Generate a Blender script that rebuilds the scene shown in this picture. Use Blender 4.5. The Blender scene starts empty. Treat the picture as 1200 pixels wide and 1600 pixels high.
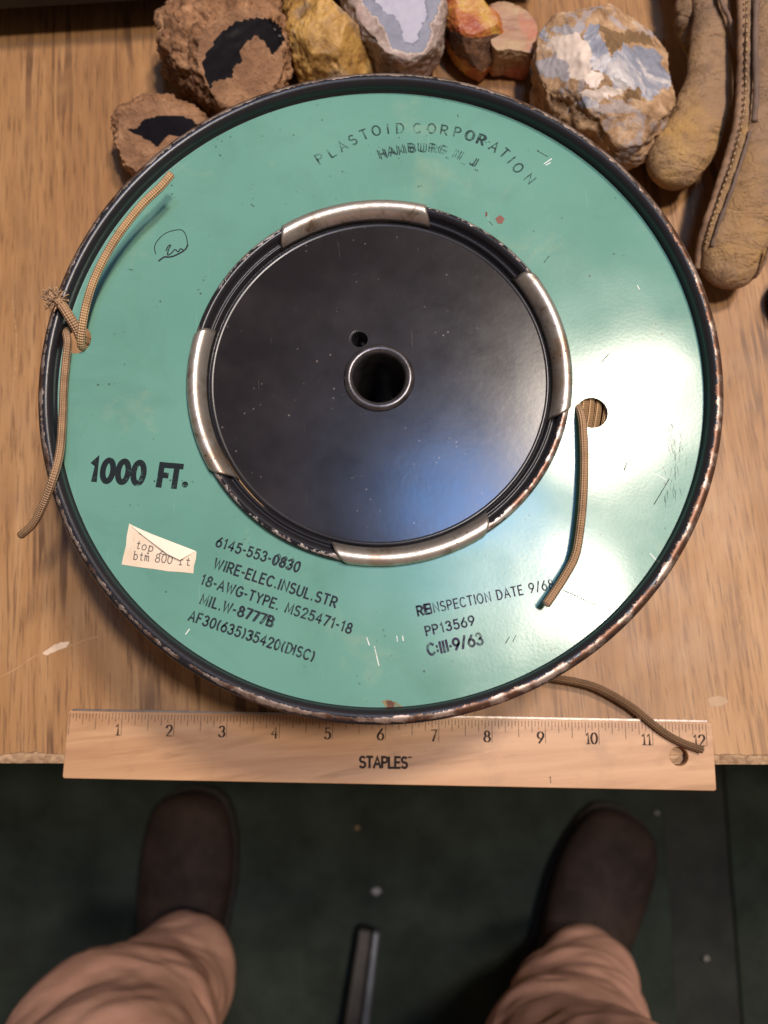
import bpy, bmesh, math, random
from mathutils import Vector, Matrix, noise
random.seed(7)
C = bpy.context.scene.collection
S = 0.001                       # everything below is written in millimetres
PI = math.pi

# ------------------------------------------------------------------ camera
F, TILT, ROLL, H = 1257.7, 0.199, -0.076, 400.0
ct, st_, cr, sr = math.cos(TILT), math.sin(TILT), math.cos(ROLL), math.sin(ROLL)
FW = Vector((0, st_, -ct)); UP0 = Vector((0, ct, st_)); RI0 = Vector((1, 0, 0))
RI = cr*RI0 + sr*UP0; UP = -sr*RI0 + cr*UP0
CAM = Vector((0, 0, H))
cd = bpy.data.cameras.new('camera'); co = bpy.data.objects.new('camera', cd); C.objects.link(co)
M = Matrix((RI, UP, -FW)).transposed().to_4x4(); M.translation = CAM*S
co.matrix_world = M
cd.sensor_fit = 'HORIZONTAL'; cd.sensor_width = 36; cd.lens = F/1200*36
cd.clip_start = 0.01; cd.clip_end = 50
cd.dof.use_dof = True; cd.dof.focus_distance = 0.330; cd.dof.aperture_fstop = 10.5
bpy.context.scene.camera = co

def W(px, py, z=0.0):
    """the point at height z (mm) on the ray measured at this spot of the survey"""
    d = FW + RI*((px-600)/F) - UP*((py-800)/F)
    t = (z-H)/d.z
    return CAM + d*t
def depth(p): return (p-CAM).dot(FW)
def mm_per_px(p): return depth(p)/F
def toscreen(p):
    d = p-CAM; z = d.dot(FW)
    return 600+F*d.dot(RI)/z, 800-F*d.dot(UP)/z

# ------------------------------------------------------------------ world, lamps, exposure
sc = bpy.context.scene
w = bpy.data.worlds.new('World'); sc.world = w; w.use_nodes = True
bg = w.node_tree.nodes['Background']; bg.inputs[0].default_value = (1.0, 0.80, 0.66, 1); bg.inputs[1].default_value = 0.13
sc.view_settings.view_transform = 'Standard'; sc.view_settings.look = 'None'
sc.view_settings.exposure = 0; sc.view_settings.gamma = 1; sc.view_settings.use_curve_mapping = False

def lamp(name, px, py, dist, sx, sy, power, col, spin=0):
    p = W(px, py, 88); d = (p-CAM).normalized(); d.z = -d.z
    l = bpy.data.lights.new(name, 'AREA'); l.shape = 'ELLIPSE'; l.size = sx; l.size_y = sy
    l.energy = power; l.color = col
    o = bpy.data.objects.new(name, l); C.objects.link(o)
    o.location = (p + d*dist)*S
    o.rotation_euler = (d).to_track_quat('Z', 'Y').to_euler()
    o.rotation_euler.rotate_axis('Z', spin)
    return o
lamp('warm_ceiling_lamp', 958, 650, 1800, .19, .26, 26.5, (1, .85, .71))
lamp('warm_bulb', 908, 955, 1700, .20, .10, 21.0, (1, .87, .74))
lamp('cool_ceiling_panel', 735, 800, 1900, .34, .28, 8.0, (.16, .42, 1))

# ------------------------------------------------------------------ object helpers
def mesh(name, verts, faces, smooth=True):
    me = bpy.data.meshes.new(name); me.from_pydata(verts, [], faces); me.update()
    if smooth: me.polygons.foreach_set('use_smooth', [True]*len(me.polygons))
    return me
ROOT = {}
def rootloc(p):
    while p.parent: p = p.parent
    return Vector(ROOT.get(p.name, (0, 0, 0)))
def thing(name, label, cat, base, group=None):
    o = bpy.data.objects.new(name, None); C.objects.link(o); o.empty_display_size = .01
    base = Vector(base); o.location = base*S; ROOT[o.name] = base
    tag(o, label, cat, group); return o
def tag(o, label, cat, group=None):
    o['label'] = label; o['category'] = cat
    if group: o['group'] = group
    return o
def part(name, vf, mat, parent=None, base=None, smooth=True, label=None):
    """vf = (verts in mm, world), faces) -> ONE mesh object under parent (or top level with its origin at base)"""
    v, f = vf[0], vf[1]
    off = rootloc(parent) if parent else Vector(base or (0, 0, 0))
    me = mesh(name, [((Vector(p)-off)*S)[:] for p in v], f, smooth)
    bm = bmesh.new(); bm.from_mesh(me); bmesh.ops.recalc_face_normals(bm, faces=bm.faces); bm.to_mesh(me); bm.free()
    o = bpy.data.objects.new(name, me); C.objects.link(o)
    me.materials.append(mat)
    if parent: o.parent = parent
    else:
        o.location = off*S; ROOT[o.name] = off
    if label: o['label'] = label
    if len(vf) > 2:
        for an, vals in vf[2].items():
            a = me.attributes.new(an, 'FLOAT', 'POINT'); a.data.foreach_set('value', vals)
    return o
def flatonly(o):                     # sheets that must face up
    bm = bmesh.new(); bm.from_mesh(o.data)
    for f in bm.faces:
        if f.normal.z < 0: f.normal_flip()
    bm.to_mesh(o.data); bm.free(); return o
def merge(*vfs):
    V, Fc = [], []
    for v, f in [(x[0], x[1]) for x in vfs]:
        k = len(V); V += list(v); Fc += [tuple(i+k for i in q) for q in f]
    return V, Fc
def lathe(profile, cx, cy, n=192, a0=0, a1=2*PI, closed_profile=False, skew=None):
    full = abs(a1-a0-2*PI) < 1e-6; m = n if full else n+1
    V, Fc = [], []; k = len(profile)
    for i in range(m):
        t = i/n
        for j, (r, z) in enumerate(profile):
            a = a0+(a1-a0)*t if skew is None else skew(t, j/(k-1))
            V.append((cx+r*math.cos(a), cy+r*math.sin(a), z))
    for i in range(n):
        i2 = (i+1) % m if full else i+1
        for j in range(k if closed_profile else k-1):
            j2 = (j+1) % k
            Fc.append((i*k+j, i2*k+j, i2*k+j2, i*k+j2))
    if not full and closed_profile:
        Fc.append(tuple(range(k))); Fc.append(tuple((m-1)*k+j for j in range(k)))
    return V, Fc
def catmull(P, n):
    P = [Vector(p) for p in P]; Q = [P[0]*2-P[1]]+P+[P[-1]*2-P[-2]]; out = []
    for i in range(1, len(Q)-2):
        for k in range(n):
            t = k/n; a, b, c, d = Q[i-1:i+3]
            out.append(.5*((2*b)+(c-a)*t+(2*a-5*b+4*c-d)*t*t+(3*b-a-3*c+d)*t**3))
    out.append(P[-1]); return out
def frames(P):
    T = [(P[min(i+1, len(P)-1)]-P[max(i-1, 0)]).normalized() for i in range(len(P))]
    n = T[0].orthogonal().normalized()
    N = []
    for t in T:
        n = (n-t*n.dot(t)).normalized(); N.append(n)
    return T, N
def tube(P, rad, nseg=12, caps=True, squash=None, wob=None):
    """P points, rad number or list. Round caps by end rings."""
    P = [Vector(p) for p in P]; m = len(P)
    R = rad if isinstance(rad, list) else [rad]*m
    T, N = frames(P); V, Fc, uv = [], [], []
    L = 0
    for i in range(m):
        if i: L += (P[i]-P[i-1]).length
        b = T[i].cross(N[i])
        for k in range(nseg):
            a = 2*PI*k/nseg
            o = (N[i]*math.cos(a)+b*math.sin(a))*R[i]
            if squash: o.z *= squash
            p = P[i]+o
            if wob: p = p+o.normalized()*wob(p, i/(m-1), a)
            V.append(p[:]); uv.append((k/nseg, L))
    for i in range(m-1):
        for k in range(nseg):
            k2 = (k+1) % nseg
            Fc.append((i*nseg+k, i*nseg+k2, (i+1)*nseg+k2, (i+1)*nseg+k))
    if caps:
        Fc.append(tuple(range(nseg))); Fc.append(tuple((m-1)*nseg+k for k in range(nseg)))
    att = {'along': [u[1] for u in uv], 'around': [u[0] for u in uv]}
    return V, Fc, att
def box(a, b):
    (x0, y0, z0), (x1, y1, z1) = a, b
    V = [(x0,y0,z0),(x1,y0,z0),(x1,y1,z0),(x0,y1,z0),(x0,y0,z1),(x1,y0,z1),(x1,y1,z1),(x0,y1,z1)]
    return V, [(0,3,2,1),(4,5,6,7),(0,1,5,4),(1,2,6,5),(2,3,7,6),(3,0,4,7)]
def bevel(o, width, seg=2):
    bm = bmesh.new(); bm.from_mesh(o.data)
    es = [e for e in bm.edges if len(e.link_faces) == 2 and e.calc_face_angle(0) > .6]
    bmesh.ops.bevel(bm, geom=es, offset=width*S, segments=seg, affect='EDGES', profile=.5)
    bm.to_mesh(o.data); bm.free(); return o
def plate(loops, z0, z1):
    """flat plate bounded by 2-D loops (first outer, others holes) between two heights"""
    bm = bmesh.new(); edges = []
    for lp in loops:
        vs = [bm.verts.new((x, y, z1)) for x, y in lp]
        edges += [bm.edges.new((vs[i], vs[(i+1) % len(vs)])) for i in range(len(vs))]
    bmesh.ops.triangle_fill(bm, use_beauty=True, edges=edges)
    if z0 is not None:
        bmesh.ops.recalc_face_normals(bm, faces=bm.faces)
        r = bmesh.ops.extrude_face_region(bm, geom=list(bm.faces))
        for v in r['geom']:
            if isinstance(v, bmesh.types.BMVert): v.co.z = z0
    bm.verts.index_update()
    V = [v.co[:] for v in bm.verts]; Fc = [tuple(v.index for v in f.verts) for f in bm.faces]
    bm.free(); return V, Fc
def circ(cx, cy, r, n=48): return [(cx+r*math.cos(2*PI*i/n), cy+r*math.sin(2*PI*i/n)) for i in range(n)]

# ------------------------------------------------------------------ material helpers
class NT:
    def __init__(s, name):
        s.m = bpy.data.materials.new(name); s.m.use_nodes = True; s.t = s.m.node_tree
        s.b = s.t.nodes['Principled BSDF']; s.out = s.t.nodes['Material Output']
        s.co = s.t.nodes.new('ShaderNodeTexCoord').outputs['Object']
    def n(s, typ, **k):
        x = s.t.nodes.new('ShaderNode'+typ)
        for a, v in k.items():
            if a in x.inputs: s.set(x.inputs[a], v)
            else: setattr(x, a, v)
        return x
    def set(s, sock, v):
        if isinstance(v, bpy.types.NodeSocket): s.t.links.new(v, sock)
        elif isinstance(v, (tuple, list)) and len(v) == 3 and sock.type == 'RGBA': sock.default_value = (*v, 1)
        else: sock.default_value = v
    def mp(s, scale=(1,1,1), rot=(0,0,0), loc=(0,0,0)):
        x = s.n('Mapping'); s.set(x.inputs[0], s.co); x.inputs['Scale'].default_value = scale
        x.inputs['Rotation'].default_value = rot; x.inputs['Location'].default_value = loc; return x.outputs[0]
    def noise(s, scale, detail=4, rough=.55, dist=0, vec=None, out=0, lac=2):
        x = s.n('TexNoise'); s.set(x.inputs['Vector'], vec or s.co)
        x.inputs['Scale'].default_value = scale; x.inputs['Detail'].default_value = detail
        x.inputs['Roughness'].default_value = rough; x.inputs['Distortion'].default_value = dist
        return x.outputs[out]
    def voro(s, scale, feature='F1', vec=None, out='Distance', rnd=1):
        x = s.n('TexVoronoi', feature=feature); s.set(x.inputs['Vector'], vec or s.co)
        x.inputs['Scale'].default_value = scale; x.inputs['Randomness'].default_value = rnd; return x.outputs[out]
    def ramp(s, fac, stops, interp='LINEAR'):
        x = s.n('ValToRGB'); s.set(x.inputs[0], fac); cr_ = x.color_ramp; cr_.interpolation = interp
        while len(cr_.elements) < len(stops): cr_.elements.new(.5)
        for e, (p, c) in zip(cr_.elements, stops):
            e.position = p; e.color = (c, c, c, 1) if not isinstance(c, (tuple, list)) else (*c, 1)
        return x.outputs[0]
    def mix(s, fac, a, b, blend='MIX'):
        x = s.n('Mix', data_type='RGBA', blend_type=blend)
        s.set(x.inputs[0], fac); s.set(x.inputs[6], a); s.set(x.inputs[7], b); return x.outputs[2]
    def math(s, op, a, b=0.0, clamp=False):
        x = s.n('Math', operation=op, use_clamp=clamp); s.set(x.inputs[0], a); s.set(x.inputs[1], b); return x.outputs[0]
    def attr(s, name):
        x = s.n('Attribute'); x.attribute_name = name; return x.outputs['Fac']
    def bump(s, h, strength=.3, dist=.001, prev=None):
        x = s.n('Bump'); s.set(x.inputs['Height'], h); x.inputs['Strength'].default_value = strength; x.inputs['Distance'].default_value = dist
        if prev is not None: s.set(x.inputs['Normal'], prev)
        return x.outputs[0]
    def done(s, col=None, rough=None, metal=None, nor=None, spec=None):
        if col is not None: s.set(s.b.inputs['Base Color'], col)
        if rough is not None: s.set(s.b.inputs['Roughness'], rough)
        if metal is not None: s.set(s.b.inputs['Metallic'], metal)
        if nor is not None: s.set(s.b.inputs['Normal'], nor)
        if spec is not None: s.set(s.b.inputs['Specular IOR Level'], spec)
        return s.m

GSEED = 1.0
def mat_green():
    k = NT('green_enamel')
    big = k.noise(14, 3, .5); mid = k.noise(60, 4, .6)
    c = k.ramp(big, [(.3, (.108, .258, .212)), (.7, (.134, .298, .248))])
    st = k.ramp(k.noise(30, 5, .65, .4, k.mp(loc=(3, 1, 0))), [(.60, 0), (.75, 1)])
    c = k.mix(k.math('MULTIPLY', st, .28), c, (.33, .38, .24))
    # tiny dark pits
    v = k.voro(330); pick = k.ramp(k.noise(90, 2), [(.57, 0), (.66, 1)])
    pit = k.math('MULTIPLY', k.ramp(v, [(.10, 1), (.20, 0)]), pick)
    c = k.mix(k.math('MULTIPLY', pit, .8), c, (.03, .035, .03))
    # hairline wipe marks
    hl = k.ramp(k.noise(1, 4, .6, 0, k.mp((500, 26, 1), (0, 0, .12))), [(.66, 0), (.74, 1)])
    c = k.mix(k.math('MULTIPLY', hl, .2), c, (.32, .45, .38))
    gr = k.ramp(k.noise(24, 6, .7, .6, k.mp(loc=(7, 7, 7))), [(.50, 0), (.72, 1)])
    c = k.mix(k.math('MULTIPLY', gr, .22), c, (.06, .12, .095))
    r = k.ramp(k.noise(45, 5, .65), [(.3, .17), (.7, .22)])
    b = k.bump(k.noise(15, 1.5, .4, 0, k.mp(loc=(GSEED, .3, 0))), .50, .0042)
    b = k.bump(k.noise(700, 2, .5), .035, .0003, b)
    return k.done(c, r, 0, b, .37)
def mat_black(name='black_enamel', rough=.3, scr=True, col=(.020, .017, .019)):
    k = NT(name)
    c = k.mix(k.ramp(k.noise(40, 4), [(.4, 0), (.7, 1)]), col, tuple(x*1.5+.004 for x in col))
    if scr:
        v = k.voro(300); pick = k.ramp(k.noise(75, 3), [(.54, 0), (.62, 1)])
        fl = k.math('MULTIPLY', k.math('MULTIPLY', k.ramp(v, [(.06, 1), (.16, 0)]), pick), .45)
        c = k.mix(fl, c, (.34, .29, .26))
        s1 = k.ramp(k.noise(1, 3, .6, 0, k.mp((900, 45, 1), (0, 0, .45))), [(.70, 0), (.78, 1)])
        s2 = k.ramp(k.noise(1, 3, .6, 0, k.mp((60, 900, 1), (0, 0, .2), (.4, .2, 0))), [(.73, 0), (.80, 1)])
        c = k.mix(k.math('MULTIPLY', k.math('MAXIMUM', s1, s2), .20), c, (.40, .34, .30))
    r = k.ramp(k.noise(70, 5, .7), [(.3, rough-.015), (.75, rough+.03)])
    b = k.bump(k.noise(20, 1, .4), .35, .0012)
    b = k.bump(k.noise(420, 3, .6), .05, .0003, b)
    return k.done(c, r, 0, b, .40)
def mat_chipped(name, lo, hi, metalcol=(.50, .40, .34), brown=(.16, .075, .045)):
    """black paint worn through to metal on the ridge ('wear' attribute, 0..1)"""
    k = NT(name)
    we = k.attr('wear')
    n1 = k.noise(260, 6, .72, .4); n2 = k.noise(22, 2, .5)
    t = k.math('ADD', k.math('MULTIPLY', n1, 1.15), k.math('MULTIPLY', n2, .55))
    t = k.math('SUBTRACT', k.math('ADD', t, k.math('MULTIPLY', we, .62)), .4)
    m = k.ramp(t, [(lo, 0), (hi, 1)])
    mc = k.mix(k.ramp(k.math('ADD', k.noise(120, 4, .6), k.math('MULTIPLY', k.attr('rust'), .09)), [(.46, 0), (.62, 1)]), metalcol, brown)
    c = k.mix(m, (.016, .015, .018), mc)
    met = k.math('MULTIPLY', m, .75)
    r = k.mix(m, (.28,)*3, (.45,)*3)
    b = k.bump(m, .35, .0003); b = k.bump(k.noise(500, 3), .15, .0003, b)
    return k.done(c, r, met, b, .32)
def mat_steel():
    k = NT('bare_steel')
    n = k.noise(110, 5, .65, .5)
    c = k.ramp(n, [(.30, (.20, .15, .11)), (.45, (.50, .45, .40)), (.7, (.66, .61, .56))])
    rust = k.ramp(k.noise(38, 4, .6, 0, k.mp(loc=(5, 2, 1))), [(.56, 0), (.68, 1)])
    c = k.mix(k.math('MULTIPLY', rust, .6), c, (.33, .17, .065))
    sp = k.ramp(k.voro(420), [(.10, 1), (.2, 0)])
    c = k.mix(k.math('MULTIPLY', sp, k.ramp(k.noise(60, 2), [(.5, 0), (.6, 1)])), c, (.05, .035, .03))
    r = k.ramp(n, [(.3, .5), (.7, .30)])
    return k.done(c, r, .85, k.bump(k.noise(380, 4, .6), .25, .0004))
def mat_table():
    k = NT('oak_laminate')
    broad = k.noise(9, 4, .55, .2, k.mp((1, .45, 1)))
    streak = k.noise(1, 6, .62, .25, k.mp((190, 9, 1)))
    c = k.ramp(k.math('ADD', k.math('MULTIPLY', broad, .62), k.math('MULTIPLY', streak, .38)),
               [(.32, (.215, .102, .042)), (.5, (.345, .180, .075)), (.66, (.450, .260, .125))])
    pores = k.ramp(k.noise(1, 5, .6, .1, k.mp((760, 42, 1), (0, 0, .02))), [(.52, 0), (.66, 1)])
    lines = k.ramp(k.noise(1, 2, .5, 1.0, k.mp((170, 8, 1), (0, 0, -.03), (.3, .1, 0))), [(.55, 0), (.62, 1)])
    pk = k.ramp(k.noise(16, 3), [(.42, 0), (.62, 1)])
    dk = k.math('MAXIMUM', k.math('MULTIPLY', pores, .62), k.math('MULTIPLY', k.math('MULTIPLY', lines, pk), .8))
    c = k.mix(dk, c, (.095, .045, .024))
    dirt = k.ramp(k.noise(7, 5, .6, .5, k.mp(loc=(2, 2, 2))), [(.55, 0), (.75, 1)])
    c = k.mix(k.math('MULTIPLY', dirt, .5), c, (.14, .08, .05))
    r = k.ramp(k.noise(30, 4), [(.3, .42), (.7, .58)])
    return k.done(c, r, 0, k.bump(streak, .12, .0004), .35)
def mat_chipboard():
    k = NT('raw_chipboard')
    v = k.voro(340, vec=k.mp((1, 1.8, 1)), out='Color'); n = k.noise(260, 4, .7)
    c = k.mix(.5, k.ramp(n, [(.3, (.13, .07, .035)), (.7, (.50, .33, .19))]), k.ramp(v, [(.2, (.20, .11, .06)), (.8, (.52, .34, .2))]))
    return k.done(c, .9, 0, k.bump(n, .8, .0012))
def mat_ruler():
    k = NT('ruler_wood')
    n = k.noise(1, 5, .6, .5, k.mp((7, 120, 20), (0, 0, -.075)))
    c = k.ramp(n, [(.3, (.37, .195, .100)), (.5, (.47, .265, .140)), (.7, (.54, .325, .180))])
    fig = k.ramp(k.noise(1, 3, .55, 1.2, k.mp((11, 60, 10), (0, 0, -.1), (.2, .4, 0))), [(.56, 0), (.66, 1)])
    c = k.mix(k.math('MULTIPLY', fig, .5), c, (.27, .135, .06))
    d = k.ramp(k.noise(28, 5, .7), [(.55, 0), (.75, 1)])
    c = k.mix(k.math('MULTIPLY', d, .4), c, (.20, .11, .065))
    return k.done(c, .42, 0, k.bump(n, .1, .0003), .4)
def mat_wire(name, a, b_, dirty=.0):
    k = NT(name)
    al = k.attr('along'); ar = k.attr('around')
    def wave(sgn):
        ph = k.math('ADD', k.math('MULTIPLY', al, 2*PI/2.0), k.math('MULTIPLY', ar, sgn*2*PI*5))
        return k.math('SINE', ph)
    wv = k.math('MULTIPLY', wave(1), wave(-1))
    f = k.ramp(wv, [(-.0, 0), (.45, 1)])
    c = k.mix(f, b_, a)
    n = k.noise(90, 5, .7)
    c = k.mix(k.math('MULTIPLY', k.ramp(n, [(.45, 0), (.7, 1)]), .4+dirty), c, (.10, .055, .03))
    return k.done(c, .42, 0, k.bump(wv, .8, .0004), .5)
def mat_ink(name, col, lo, hi, scale=380):
    k = NT(name)
    n = k.math('ADD', k.math('MULTIPLY', k.noise(scale, 4, .7), .62), k.math('MULTIPLY', k.noise(55, 2), .38))
    m = k.ramp(n, [(lo, 1), (hi, .10)])
    tr = k.n('BsdfTransparent'); mx = k.n('MixShader')
    k.set(mx.inputs[0], m); k.t.links.new(tr.outputs[0], mx.inputs[1]); k.t.links.new(k.b.outputs[0], mx.inputs[2])
    k.t.links.new(mx.outputs[0], k.out.inputs[0])
    return k.done(col, .7, 0, spec=.12)
def plain(name, col, rough=.6, metal=0, var=.25, scale=60, bump=.2):
    k = NT(name); n = k.noise(scale, 5, .65)
    c = k.mix(k.ramp(n, [(.3, 0), (.7, 1)]), tuple(x*(1-var) for x in col), tuple(min(1, x*(1+var)) for x in col))
    return k.done(c, rough, metal, k.bump(n, bump, .0008))
def mat_paper():
    k = NT('aged_paper'); n = k.noise(70, 4, .6)
    c = k.ramp(n, [(.3, (.62, .49, .36)), (.65, (.74, .62, .49))])
    fox = k.ramp(k.noise(260, 3, .6), [(.64, 0), (.72, 1)])
    c = k.mix(k.math('MULTIPLY', fox, .5), c, (.35, .2, .1))
    return k.done(c, .85, 0, k.bump(k.noise(400, 3), .15, .0003))
def mat_leather():
    k = NT('tan_work_leather'); big = k.noise(26, 5, .6, .3); fine = k.noise(380, 5, .7)
    c = k.ramp(big, [(.30, (.18, .105, .046)), (.5, (.32, .185, .070)), (.7, (.46, .275, .080))])
    d = k.ramp(k.noise(70, 6, .72, .4, k.mp(loc=(1, 4, 2))), [(.52, 0), (.70, 1)])
    c = k.mix(k.math('MULTIPLY', d, .75), c, (.135, .082, .055))
    gy = k.ramp(k.noise(15, 4, .6, 0, k.mp(loc=(8, 4, 2))), [(.42, 0), (.58, 1)])
    c = k.mix(k.math('MULTIPLY', gy, .55), c, (.235, .155, .115))
    sp = k.math('MULTIPLY', k.ramp(k.voro(520), [(.10, 1), (.25, 0)]), k.ramp(k.noise(110, 3), [(.52, 0), (.62, 1)]))
    c = k.mix(k.math('MULTIPLY', sp, .8), c, (.055, .032, .022))
    wr = k.ramp(k.voro(1, 'DISTANCE_TO_EDGE', k.mp((90, 130, 90))), [(.0, 0), (.06, 1)])
    b = k.bump(fine, .5, .0008); b = k.bump(wr, .22, .001, b)
    b = k.bump(k.noise(75, 6, .68, .5), .9, .003, b)
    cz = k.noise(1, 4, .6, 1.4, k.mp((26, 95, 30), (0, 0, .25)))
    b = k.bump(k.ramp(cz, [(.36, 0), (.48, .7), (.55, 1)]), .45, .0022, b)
    c = k.mix(k.math('MULTIPLY', k.ramp(cz, [(.34, 1), (.44, 0)]), .35), c, (.11, .065, .04))  # crease shading put into the leather colour
    return k.done(c, .75, 0, b, .3)
GREEN = mat_green(); BLACK = mat_black(rough=.21, col=(.012, .010, .0115)); BLACKP = mat_black('black_gloss_paint', .27, False, (.013, .012, .014))
RIM = mat_chipped('worn_black_rim', .745, .775, (.40, .31, .26), (.12, .062, .040)); RINGC = mat_chipped('worn_black_ring', .71, .75, (.56, .50, .46), (.2, .11, .08))
STEEL = mat_steel(); TABLE = mat_table(); CHIP = mat_chipboard(); RULER = mat_ruler()
WIRE = mat_wire('braided_wire', (.62, .41, .23), (.45, .27, .13)); WIREOLD = mat_wire('soiled_wire', (.24, .14, .07), (.14, .075, .038), .1)
WIRED = mat_wire('dull_wire', (.50, .32, .18), (.34, .20, .11), .1)
INK = mat_ink('stamp_ink', (.020, .024, .034), .50, .66); INKF = mat_ink('faint_stamp_ink', (.025, .045, .05), .40, .60)
INKV = mat_ink('violet_stamp_ink', (.035, .03, .06), .44, .66); INKB = mat_ink('block_ink', (.012, .017, .02), .52, .64, 420)
RINK = mat_ink('ruler_ink', (.035, .022, .018), .55, .80)
PAPER = mat_paper(); LEATHER = mat_leather()
DARKWOOD = plain('dark_brown_wood', (.085, .032, .015), .5, 0, .35, 40)
STEELEDGE = plain('ruler_steel', (.30, .25, .22), .4, .8, .2, 200)

# ------------------------------------------------------------------ stroke lettering
def arc(cx, cy, rx, ry, a0, a1, n=14):
    return [(cx+rx*math.cos(math.radians(a0+(a1-a0)*i/n)), cy+ry*math.sin(math.radians(a0+(a1-a0)*i/n))) for i in range(n+1)]
def glyphs():
    G = {}
    O = arc(.36, .5, .36, .5, 90, 450, 26)
    G['O'] = (.72, [O]); Z = arc(.29, .5, .29, .5, 90, 450, 24); G['0'] = (.58, [Z])
    G['1'] = (.34, [[(.05, .80), (.22, 1), (.22, 0)]])
    G['2'] = (.56, [arc(.28, .72, .27, .28, 170, -20, 12)+[(.03, 0), (.56, 0)]])
    G['3'] = (.56, [arc(.27, .76, .24, .24, 160, -80, 12)+arc(.27, .27, .29, .27, 80, -160, 14)])
    G['4'] = (.60, [[(.44, 0), (.44, 1), (.0, .30), (.60, .30)]])
    G['5'] = (.56, [[(.50, 1), (.10, 1), (.06, .56)]+arc(.26, .32, .30, .32, 120, -150, 14)])
    G['6'] = (.58, [[(.44, 1), (.14, .62)]+arc(.29, .31, .29, .31, 150, 510, 22)])
    G['7'] = (.54, [[(.0, 1), (.54, 1), (.18, 0)]])
    G['8'] = (.58, [arc(.29, .76, .22, .24, -90, 270, 20), arc(.29, .26, .29, .26, 90, 450, 20)])
    G['9'] = (.58, [[(.14, 0), (.44, .38)]+arc(.29, .69, .29, .31, -30, 330, 22)])
    G['A'] = (.68, [[(0, 0), (.34, 1), (.68, 0)], [(.12, .33), (.56, .33)]])
    G['B'] = (.56, [[(0, 0), (0, 1), (.28, 1)]+arc(.28, .76, .24, .24, 80, -90, 9)+[(0, .52)], [(.28, .52)]+arc(.28, .26, .28, .26, 90, -90, 10)+[(0, 0)]])
    G['C'] = (.66, [arc(.36, .5, .36, .5, 45, 315, 20)])
    G['D'] = (.62, [[(0, 0), (0, 1), (.24, 1)]+arc(.24, .5, .38, .5, 88, -90, 16)+[(0, 0)]])
    G['E'] = (.50, [[(.50, 1), (0, 1), (0, 0), (.50, 0)], [(0, .52), (.42, .52)]])
    G['F'] = (.48, [[(.48, 1), (0, 1), (0, 0)], [(0, .52), (.40, .52)]])
    G['G'] = (.70, [arc(.36, .5, .36, .5, 45, 350, 22)+[(.72, .46), (.44, .46)]])
    G['H'] = (.60, [[(0, 0), (0, 1)], [(.6, 0), (.6, 1)], [(0, .5), (.6, .5)]])
    G['I'] = (.06, [[(.03, 0), (.03, 1)]])
    G['J'] = (.44, [[(.40, 1), (.40, .24)]+arc(.2, .22, .2, .22, 0, -170, 10)])
    G['L'] = (.48, [[(0, 1), (0, 0), (.48, 0)]])
    G['M'] = (.76, [[(0, 0), (.05, 1), (.38, .12), (.71, 1), (.76, 0)]])
    G['N'] = (.62, [[(0, 0), (0, 1), (.62, 0), (.62, 1)]])
    G['P'] = (.54, [[(0, 0), (0, 1), (.27, 1)]+arc(.27, .74, .27, .26, 85, -90, 10)+[(0, .48)]])
    G['R'] = (.58, [[(0, 0), (0, 1), (.28, 1)]+arc(.28, .74, .27, .26, 85, -90, 10)+[(0, .48)], [(.26, .48), (.58, 0)]])
    G['S'] = (.56, [arc(.28, .75, .25, .25, 40, 250, 12)+arc(.28, .26, .28, .26, 80, -145, 14)])
    G['T'] = (.58, [[(0, 1), (.58, 1)], [(.29, 1), (.29, 0)]])
    G['U'] = (.60, [[(0, 1), (0, .3)]+arc(.3, .3, .3, .3, 180, 360, 12)+[(.6, 1)]])
    G['W'] = (.90, [[(0, 1), (.22, 0), (.45, .9), (.68, 0), (.90, 1)]])
    G['Y'] = (.60, [[(0, 1), (.3, .5), (.6, 1)], [(.3, .5), (.3, 0)]])
    G['-'] = (.24, [[(.0, .45), (.24, .45)]]); G['.'] = (.12, [[(.04, .03), (.10, .03)]])
    G['\u00b7'] = (.12, [[(.03, .42), (.11, .42)]])
    G[','] = (.12, [[(.08, .06), (.03, -.14)]]); G['/'] = (.42, [[(0, -.05), (.42, 1.05)]])
    G['('] = (.22, [arc(.40, .48, .38, .66, 130, 230, 10)]); G[')'] = (.22, [arc(-.18, .48, .38, .66, 50, -50, 10)])
    G[':'] = (.12, [[(.03, .65), (.09, .65)], [(.03, .25), (.09, .25)]])
    G["'"] = (.16, [[(.02, 1.0), (.16, 1.0)], [(.09, 1.06), (.09, .92)]])
    G[' '] = (.30, [])
    # typewriter lower case
    G['t'] = (.42, [[(.20, .92), (.20, .12), (.28, 0), (.42, .06)], [(.02, .64), (.38, .64)]])
    G['o'] = (.50, [arc(.25, .32, .25, .32, 90, 450, 18)])
    G['p'] = (.54, [arc(.28, .33, .24, .32, 90, 450, 18), [(.0, .65), (.07, .65), (.07, -.3)], [(0, -.3), (.18, -.3)]])
    G['b'] = (.54, [arc(.29, .32, .24, .32, 90, 450, 18), [(.0, 1), (.07, 1), (.07, 0)]])
    G['m'] = (.64, [[(.0, .64), (.06, .64), (.06, 0)], [(.06, .5), (.18, .64), (.30, .5), (.30, 0)], [(.30, .5), (.44, .64), (.56, .5), (.56, 0), (.64, 0)]])
    G['f'] = (.44, [[(.42, .9), (.30, 1), (.18, .86), (.18, 0)], [(.02, .62), (.38, .62)], [(.06, 0), (.34, 0)]])
    return G
GL = glyphs()
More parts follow.
